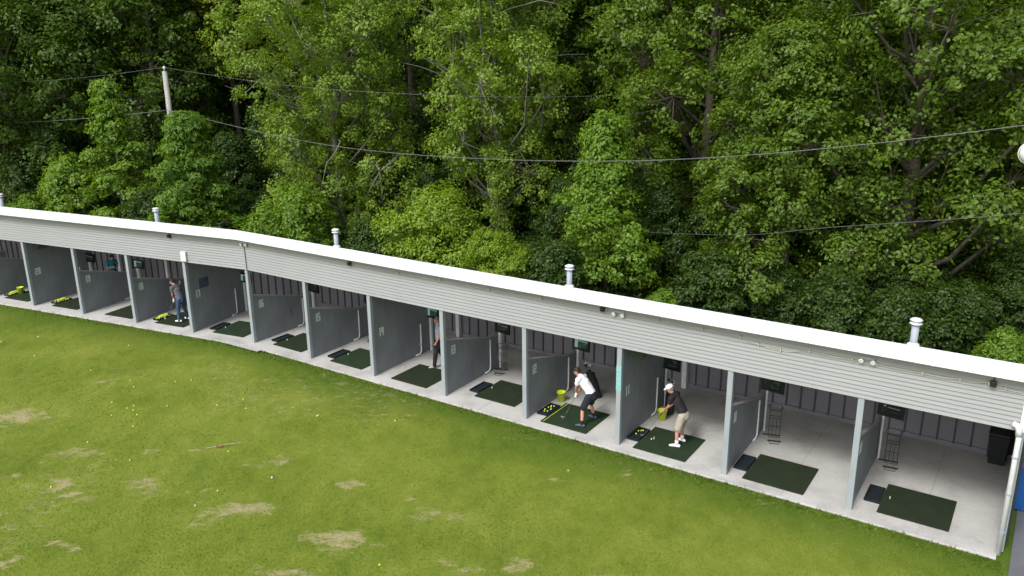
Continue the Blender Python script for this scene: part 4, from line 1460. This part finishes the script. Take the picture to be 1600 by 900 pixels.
# person with a phone at the back
pl, pz = FR(2, -10.75, 3.1, 0), A2 - .35
J = dict(pelvis=(-.02, 0, .95), chest=(.0, 0, 1.27), neck=(.04, 0, 1.45), head=(.11, 0, 1.58), sl=(.02, .18, 1.39), sr=(.02, -.18, 1.39),
         el=(.08, .22, 1.12), er=(.08, -.22, 1.12), wl=(.31, .10, 1.20), wr=(.31, -.09, 1.19), hl=(0, .10, .91), hr=(0, -.10, .91),
         kl=(.04, .12, .50), kr=(.04, -.12, .50), al=(0, .14, .09), ar=(0, -.14, .09))
person('person', 'dark-haired person in teal T-shirt looking at a phone behind the low partition', pl, pz, J, (.85, 0, -.5), 'hair', 'teal', 'blackcloth', 'bluesuede', .5, 1)
pm_ = Matrix.Translation(pl) @ Matrix.Rotation(pz, 4, 'Z')
ph = MB().bbox(-.005, .005, -.04, .04, -.08, .08, .004)
ph.xform(pm_ @ Matrix.Translation((.42, 0, 1.27)) @ Matrix.Rotation(-.6, 4, 'Y'))
tag(ph.build('phone', M['black']), 'phone held by the person in teal', 'phone')
# ------------------------------------------------------------------ trees
def leaf_mesh(name, C, mats, rad, per, size, rs, flat=.8, droop=.15, D=None, narrow=.66):
    """leaves in clumps round the points C: folded diamonds, each with a tone of its own"""
    size, per = size * .88, per * 1.1
    n = len(C)
    k = np.maximum(6, (per * (.5 + 1.0 * rs.rand(n)))).astype(int)
    ci = np.repeat(np.arange(n), k)
    m = len(ci)
    d = rs.normal(size=(m, 3))
    d /= np.linalg.norm(d, axis=1)[:, None]
    rr = rs.rand(m) ** .5
    rc = (rad * (.55 + .9 * rs.rand(n)))[ci]
    off = d * (rr * rc)[:, None]
    off[:, 2] *= flat
    off[:, 2] -= droop * (off[:, 0] ** 2 + off[:, 1] ** 2) / np.maximum(rc, .05)
    P = C[ci] + off
    out = d * .35
    if D is not None:
        out = out + D[ci] * .75
    N_ = out + np.array([0, 0, .50]) + rs.normal(size=(m, 3)) * .38
    N_ /= np.linalg.norm(N_, axis=1)[:, None]
    T = rs.normal(size=(m, 3)) + out * .5 + np.array([0, 0, -.35])
    T -= N_ * (T * N_).sum(1)[:, None]
    T /= np.linalg.norm(T, axis=1)[:, None]
    B = np.cross(N_, T)
    L_ = size * (.65 + .7 * rs.rand(m))
    Wd = L_ * narrow * (.8 + .4 * rs.rand(m))
    v0 = P - T * (L_ * .5)[:, None]
    v2 = P + T * (L_ * .5)[:, None] - N_ * (L_ * .12)[:, None]
    v1 = P + B * (Wd * .5)[:, None] + N_ * (L_ * .10)[:, None] - T * (L_ * .05)[:, None]
    v3 = P - B * (Wd * .5)[:, None] + N_ * (L_ * .10)[:, None] - T * (L_ * .05)[:, None]
    V = np.stack([v0, v1, v2, v3], 1).reshape(-1, 3)
    b = np.arange(m) * 4
    F_ = np.stack([np.stack([b, b + 1, b + 2], -1), np.stack([b, b + 2, b + 3], -1)], 1).reshape(-1, 3)
    ct = rs.rand(n)[ci]
    tone = np.clip(.45 + .30 * (ct - .5) + .55 * (rs.rand(m) - .5), 0, 1)
    return np_mesh(name, V, F_, mats, {'tone': np.repeat(tone, 2)})


def skeleton(seed, h, h0, r, nlobe, ncl, shape, lobe=.36, tallness=1.15, trunk_r=.22, ivy=0, bare=0, jit=.25, under=.35):
    """trunk, limbs that carry billows of foliage; returns the wood (MB), clump centres and their outward directions"""
    rs = np.random.RandomState(seed)
    mb = MB()
    tp = []
    for k in range(8):
        t = k / 7
        tp.append(Vector((.012 * h * math.sin(seed + 3 * t), .012 * h * math.cos(seed * 2 + 3 * t), h * t * .96)))
    mb.tube(tp, [trunk_r * (1.25 if k == 0 else 1 - .88 * k / 7) for k in range(8)], 8)

    def trunk_at(z):
        t = min(max(z / (h * .96), 0), .999) * 7
        i = int(t)
        return tp[i].lerp(tp[i + 1], t - i)

    C, D = [], []
    for i in range(nlobe):
        t = (i + .15 + .7 * rs.rand()) / nlobe
        az = i * 2.399963 + rs.normal() * .4
        er = r * shape(t) * (1 + jit * .7 * rs.normal())
        lr = r * lobe * (.7 + .6 * rs.rand()) * (.65 + .35 * shape(t))
        rad = max(0.05, er - lr) * (.55 + .45 * rs.rand() ** .5)
        z = h0 + (h - h0) * t
        c = trunk_at(z) + Vector((math.cos(az), math.sin(az), 0)) * rad
        c.z = max(c.z, lr * .6 + .2)
        # the limb climbs from lower on the trunk
        zb = max(h0 * .5 + .1, c.z - rad * (.55 + .5 * rs.rand()) - .3)
        b = trunk_at(zb)
        mid = b.lerp(c, .55) + Vector((0, 0, -.10 * rad)) + Vector(rs.normal(size=3) * .06 * rad)
        r0 = trunk_r * (.40 - .26 * t)
        tip = c + Vector((math.cos(az), math.sin(az), .6)) * lr * .55
        mb.tube([b, mid, c, tip], [r0, r0 * .7, r0 * .42, r0 * .1], 5, False)
        for j in range(ncl):
            d = rs.normal(size=3)
            d /= np.linalg.norm(d)
            if d[2] < -.25 and rs.rand() > under:
                d[2] = -d[2]
            d[2] *= 1.0
            q = rs.rand() ** .35
            e = np.array(c) + d * np.array([lr, lr, lr * tallness]) * (.45 + .62 * q) * (1 + .12 * rs.normal())
            C.append(e)
            D.append(d)
            if j % 3 == 0:
                mb.tube([c, c.lerp(Vector(e), .55) + Vector((0, 0, -.05)), Vector(e)], [r0 * .3, r0 * .18, r0 * .05], 3, False)
    for i in range(ivy):                            # leaves on the trunk itself
        z = .3 + (h * .72) * (i + rs.rand()) / ivy
        a = rs.rand() * 6.28
        C.append(np.array(trunk_at(z)) + np.array([math.cos(a), math.sin(a), 0]) * (.2 + .45 * rs.rand()))
        D.append(np.array([math.cos(a), math.sin(a), .2]))
    for i in range(bare):                           # bare pale twigs that stick out
        z = h * (.25 + .40 * rs.rand())
        a = rs.rand() * 6.28
        q = [trunk_at(z) + Vector((math.cos(a), math.sin(a), 0)) * r * .35]
        d = Vector((math.cos(a), math.sin(a), .6))
        for k in range(4):
            d = (d + Vector(rs.normal(size=3) * .4)).normalized()
            q.append(q[-1] + d * r * .24)
        mb.tube(q, [.045, .035, .026, .016, .006], 4, False)
    return mb, np.array(C), np.array(D)


def sh_round(t):
    return math.sin(math.pi * (.18 + .80 * t)) ** .7


def sh_tall(t):
    return (.75 + .45 * math.sin(math.pi * min(1, t * 1.15))) * (1 - .55 * t ** 3)


def sh_cone(t):
    return 1.05 - .95 * t


def sh_dome(t):
    return math.sqrt(max(.04, 1 - (t * .95) ** 2))


def build_tree(kind, seed, h, h0, r, nlobe, ncl, per, size, shape, crad=.5, flat=.8, droop=.15, bark='bark', **kw):
    mb, C, D = skeleton(seed, h, h0, r, nlobe, ncl, shape, **kw)
    rs = np.random.RandomState(seed + 100)
    wood_me = mb.mesh('trunk', M[bark], True)
    crown = leaf_mesh('crown', C, LEAF[kind], crad, per, size, rs, flat, droop, D, .30 if kind == 'conifer' else .66)
    return wood_me, crown


def px_place(px, Y):
    """ground position in line with a column of the photograph at a distance Y ahead"""
    return (px - 800) / FPX * (.96 * Y + .9), Y


def plant(name, meshes, label, xy, rz=0.0, s=1.0, group=None, cat='tree', sink=.05):
    x, y = xy
    o = thing(name, label, cat, (x, y, float(ground_z(x, y)) - sink), rz, group)
    o.scale = (s, s, s)
    link('trunk' if cat == 'tree' else 'stems', meshes[0], o)
    link('crown' if cat == 'tree' else 'foliage', meshes[1], o)
    return o


G1 = 'tall trees along the edge of the wood'
# the trees that stand out in front
plant('poplar_tree', build_tree('poplar', 3, 19, .6, 4.7, 56, 25, 58, .165, sh_tall, .50, .9, .1, bark='palebark', ivy=110, bare=8, lobe=.32, tallness=1.4), 'tall bright poplar behind the roof bend, its leaves catching light', px_place(528, 45), .3, 1, G1)
plant('poplar_tree', build_tree('poplar', 8, 20, 2.6, 4.0, 52, 25, 58, .165, sh_tall, .49, .9, .1, bark='palebark', trunk_r=.24, ivy=230, bare=14, lobe=.34, tallness=1.4), 'tall ivy-clad poplar in the middle with pale bare twigs', px_place(778, 43), 1.4, 1, G1)
plant('maple_tree', build_tree('maple', 12, 8.6, 1.0, 2.5, 26, 14, 44, .19, sh_cone, .42, .5, .3, trunk_r=.09, bark='palebark', lobe=.30, tallness=.7), 'slim young maple with open yellow-green branches left of the utility pole', px_place(172, 46), .0, 1.05, G1)
plant('hemlock_tree', build_tree('conifer', 17, 7.2, .4, 3.0, 40, 22, 46, .26, sh_cone, .46, .32, .5, trunk_r=.12, lobe=.30, tallness=.55), 'feathery green hemlock hiding the foot of the utility pole', px_place(290, 41.5), .5, 1.06, G1)
plant('maple_tree', build_tree('maple', 21, 7.4, .5, 2.9, 30, 24, 52, .17, sh_cone, .42, .7, .2, trunk_r=.12, lobe=.34, tallness=1.0), 'young maple with pale new tips right of the round bush', px_place(952, 34.5), .8, 1, G1)
oak_a = build_tree('oak', 25, 18, 1.0, 5.8, 62, 26, 56, .19, sh_round, .55, .75, .25, trunk_r=.34, lobe=.30, tallness=.95)
oak_b = build_tree('oak', 29, 19, 1.8, 6.2, 62, 26, 56, .19, sh_round, .56, .75, .25, trunk_r=.40, lobe=.29, tallness=.9)
oak_c = build_tree('oak', 33, 12, .8, 4.4, 42, 24, 56, .19, sh_dome, .52, .75, .3, trunk_r=.24, lobe=.33, tallness=.9)
plant('oak_tree', oak_a, 'broad oak right of the middle with bright upper boughs', px_place(1105, 40), .0, 1, G1)
plant('oak_tree', oak_b, 'dark-trunked oak towering behind the right end flue', px_place(1425, 32.5), 2.1, 1, G1)
plant('oak_tree', oak_c, 'lower spreading oak behind the second bay from the right', px_place(1240, 32.5), 1.0, .9, G1)
plant('oak_tree', oak_a, 'oak leaning in at the upper right corner', px_place(1640, 33), 3.9, .95, G1)
plant('yellow_tree', build_tree('yellow', 37, 19, 5, 4.8, 36, 24, 52, .20, sh_round, .55, .8, .2, trunk_r=.28, lobe=.32), 'yellow-green tree between the ivy-clad poplar and the broad oak', px_place(960, 52), .0, 1, G1)
plant('yellow_tree', build_tree('yellow', 41, 20, 9.0, 5.2, 30, 22, 52, .20, sh_round, .55, .6, .25, trunk_r=.28, lobe=.32, tallness=.8), 'bright-topped tree above and right of the utility pole', px_place(375, 57), .0, 1, G1)

# shrubs between the shelter and the trees
G2 = 'shrubs behind the shelter'
bush_a = build_tree('bush', 45, 3.7, .3, 2.8, 26, 24, 56, .14, sh_dome, .38, .8, .25, trunk_r=.07, lobe=.38, tallness=.9)
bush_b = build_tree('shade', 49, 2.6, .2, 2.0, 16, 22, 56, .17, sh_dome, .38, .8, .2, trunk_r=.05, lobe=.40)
bush_c = build_tree('maple', 53, 3.0, .2, 1.8, 16, 22, 52, .17, sh_round, .38, .7, .25, trunk_r=.05, lobe=.42)
S = lambda m, lab, px, Y, s, rz: plant('shrub', m, lab, px_place(px, Y), rz, s, G2, 'shrub')
S(bush_a, 'large rounded yellow-green bush behind the middle of the roof', 688, 35.5, 1.08, .0)
S(bush_a, 'lower right lobe of bright bush beside the round bush', 770, 33.6, .74, 2.0)
S(bush_c, 'leafy shrub under the tall bright poplar', 455, 40.5, 1.15, .5)
S(bush_c, 'pale shrub at the roof line just right of the bend', 405, 40, .9, 1.9)
S(bush_b, 'dark shrub left of the round bush', 575, 38.5, .9, .4)
S(bush_b, 'dark shrub between round bush and young maple', 868, 33, .9, 1.2)
S(bush_c, 'small bright shrub at the roof line right of the young maple', 1050, 29.5, .5, 2.7)
S(bush_c, 'light green shrub at the right edge behind the roof', 1622, 24.0, .55, 1.1)
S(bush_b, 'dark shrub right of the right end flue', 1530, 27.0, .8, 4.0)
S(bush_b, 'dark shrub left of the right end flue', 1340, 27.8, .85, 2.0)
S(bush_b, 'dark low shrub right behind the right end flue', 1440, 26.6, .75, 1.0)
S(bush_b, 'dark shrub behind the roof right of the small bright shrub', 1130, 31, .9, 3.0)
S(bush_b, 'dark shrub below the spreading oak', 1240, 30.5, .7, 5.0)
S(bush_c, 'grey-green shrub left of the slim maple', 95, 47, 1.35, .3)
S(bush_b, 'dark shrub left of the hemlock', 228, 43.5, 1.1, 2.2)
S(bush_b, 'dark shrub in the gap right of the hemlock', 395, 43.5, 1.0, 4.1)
S(bush_c, 'pale shrub at the far left behind the roof', 25, 46, .8, 4.4)

# the dark wood behind
G3 = 'trees of the dark wood behind'
dk_a = build_tree('dark', 61, 20, .8, 5.4, 46, 22, 54, .25, sh_round, .66, .85, .15, trunk_r=.30, lobe=.31)
dk_b = build_tree('dark', 65, 21, .6, 4.8, 48, 22, 54, .25, sh_tall, .66, .85, .15, trunk_r=.30, lobe=.31, tallness=1.3)
dk_c = build_tree('oak', 69, 19, 1.0, 5.4, 46, 22, 54, .24, sh_round, .66, .85, .2, trunk_r=.30, lobe=.31)
rt = random.Random(4)
front = [(20, 51, dk_a, 'dense dark tree at the left edge of the picture'), (115, 54, dk_b, 'dense dark tree behind the slim maple'), (250, 54, dk_a, 'dense dark tree behind the utility pole'),
         (645, 55, dk_b, 'dark tree in the gap between the two poplars'), (885, 50, dk_a, 'dark tree behind the ivy-clad poplar'), (1010, 47, dk_c, 'oak behind the young maple'),
         (1190, 50, dk_c, 'oak behind the broad oak'), (1330, 44, dk_b, 'dark tree left of the towering oak'), (1530, 43, dk_c, 'oak behind the towering oak at the right')]
for px, Y, me, lab in front:
    plant('woodland_tree', me, lab, px_place(px, Y), rt.uniform(0, 6.28), rt.uniform(.92, 1.08), G3)
k = 0
for row, (Y0, step, off) in enumerate(((62, 150, 0), (73, 125, 60))):
    px = -160 + off
    while px < 1800:
        Y = Y0 + rt.uniform(-3, 3) - max(0, (px - 400)) * .006
        plant('woodland_tree', (dk_a, dk_b, dk_c)[k % 3], 'dark leafy tree deep in the wood behind the front trees', px_place(px + rt.uniform(-25, 25), Y), rt.uniform(0, 6.28), rt.uniform(1.0, 1.2), 'trees deep in the wood')
        px += step
        k += 1

# dark saplings that fill the shade under the canopy
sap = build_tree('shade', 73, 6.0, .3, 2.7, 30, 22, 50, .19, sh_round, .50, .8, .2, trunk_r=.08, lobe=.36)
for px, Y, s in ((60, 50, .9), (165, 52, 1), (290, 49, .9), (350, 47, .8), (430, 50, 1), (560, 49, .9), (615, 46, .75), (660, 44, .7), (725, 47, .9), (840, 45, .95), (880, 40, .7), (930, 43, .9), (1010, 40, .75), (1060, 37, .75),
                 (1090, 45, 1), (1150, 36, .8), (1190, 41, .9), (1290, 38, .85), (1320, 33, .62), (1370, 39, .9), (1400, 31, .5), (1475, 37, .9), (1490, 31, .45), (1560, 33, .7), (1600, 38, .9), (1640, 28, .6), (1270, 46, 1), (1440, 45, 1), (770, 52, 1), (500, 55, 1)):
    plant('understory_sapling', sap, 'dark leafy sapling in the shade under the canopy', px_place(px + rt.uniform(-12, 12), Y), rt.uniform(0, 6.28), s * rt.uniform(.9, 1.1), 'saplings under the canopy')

# low ground cover on the bank behind the shelter
rs = np.random.RandomState(9)
N = 3000
cu, cv = rs.uniform(-30, 27, N), 5.7 + 13 * rs.rand(N) ** 1.2
cx, cyy = OX + cu * math.cos(A1) - cv * math.sin(A1), OY + cu * math.sin(A1) + cv * math.cos(A1)
kp = (behind(cx, cyy) > 5.9) & (behind(cx, cyy) < 24)
cx, cyy = cx[kp], cyy[kp]
cz = ground_z(cx, cyy) + rs.rand(len(cx)) * .45
Cg = np.stack([cx, cyy, cz], -1)
tag(link('undergrowth', leaf_mesh('undergrowth', Cg, LEAF['shade'], .45, 40, .16, rs, .6, .1)), 'low leafy undergrowth on the bank behind the shelter', 'undergrowth', kind='stuff')

# ------------------------------------------------------------------ utility pole, wires, floodlight
pp = Vector((-18.3, 44.8, 0))
up = thing('utility_pole', 'weathered grey wooden utility pole rising behind the hemlock', 'utility pole', (pp.x, pp.y, float(ground_z(pp.x, pp.y)) - .3))
zt = 9.55 - up.location.z
MB().tube([(0, 0, 0), (0, 0, zt * .5), (0, 0, zt)], [.17, .15, .125], 12).build('shaft', M['polewood'], up, smooth=True)
MB().lathe([(.03, 0), (.03, .12), (.06, .13), (.06, .22), (.03, .26)], 10, (0, 0, zt)).build('top_insulator', M['pvc'], up, smooth=True)
MB().bbox(-.05, .05, -.16, -.11, zt - 2.25, zt - 2.0, .01).build('bracket', M['galv'], up)


def wire_obj(pts, rad, lab):
    v = [Vector(p) for p in pts]
    out = []
    for i in range(len(v) - 1):                     # smooth through the points
        p0, p1, p2, p3 = v[max(i - 1, 0)], v[i], v[i + 1], v[min(i + 2, len(v) - 1)]
        for t in (0, .2, .4, .6, .8):
            out.append(.5 * ((2 * p1) + (p2 - p0) * t + (2 * p0 - 5 * p1 + 4 * p2 - p3) * t * t + (3 * p1 - p0 - 3 * p2 + p3) * t ** 3))
    out.append(v[-1])
    o = MB().tube(out, rad, 5).build('overhead_wire', M['wire'])
    tag(o, lab, 'wire', 'overhead wires')


WV = 9.0
wire_obj([(pp.x, pp.y - .15, 7.55)] + [tuple(FR(1, u, WV, z)) for u, z in ((-7.5, 6.42), (-.4, 6.1), (7.9, 6.3), (15, 6.93), (23.2, 8.3), (32, 10.3))], .0115, 'thicker overhead wire sagging from the pole across the whole wood to the right')
wire_obj([(pp.x, pp.y, 9.75)] + [tuple(FR(1, u, WV, z)) for u, z in ((-7.2, 8.93),)] + [tuple(FR(1, .3, 12.0, 8.47)), tuple(FR(1, 6.0, 17, 8.35)), tuple(FR(1, 12, 22, 8.9)), tuple(FR(1, 24, 30, 10))], .007, 'thin upper wire running right from the pole top')
wire_obj([(pp.x, pp.y, 9.75)] + [tuple(FR(2, u, 10.6, z)) for u, z in ((-20, 9.22), (-27, 8.9), (-40, 8.7))], .007, 'thin upper wire running left from the pole top')
wire_obj([(pp.x, pp.y - .15, 7.55)] + [tuple(FR(2, u, 10.6, z)) for u, z in ((-20.5, 6.97), (-27.8, 6.55), (-42, 6.2))], .0115, 'thicker lower wire running left from the pole')
wire_obj([tuple(FR(1, u, v, z)) for u, v, z in ((-6, 21, 2.0), (5, 16, 2.2), (14.0, 10.6, 3.75), (18.4, 8.6, 4.9), (23.6, 8.2, 5.95), (33, 8, 8))], .006, 'thin low wire rising to the right across the dark wood')

fl = thing('flood_light', 'round white floodlight at the right edge of the picture', 'floodlight', FR(1, 26.2, 1.2, -.05), A1)
MB().tube([(0, 0, 0), (0, 0, 9.4)], [.10, .07], 10).build('mast', M['galv'], fl, smooth=True)
MB().tube([(0, 0, 8.75), (-2.5, 0, 8.75)], .035, 8).build('arm', M['galv'], fl)
hh = MB().lathe([(.06, -.26), (.14, -.22), (.22, -.05), (.25, .0), (.25, .03), (.23, .035)], 24, closed=False)
hh.xform(Matrix.Rotation(R(105), 4, 'X'))
hd_o = hh.build('lamp_head', M['white'], fl, (-2.46, -.05, 8.45), smooth=True)
gg = MB().lathe([(.001, .06), (.12, .052), (.228, .02), (.228, .0)], 24, closed=False)
gg.xform(Matrix.Rotation(R(105), 4, 'X'))
gg.build('lens', M['lampglass'], hd_o, smooth=True)
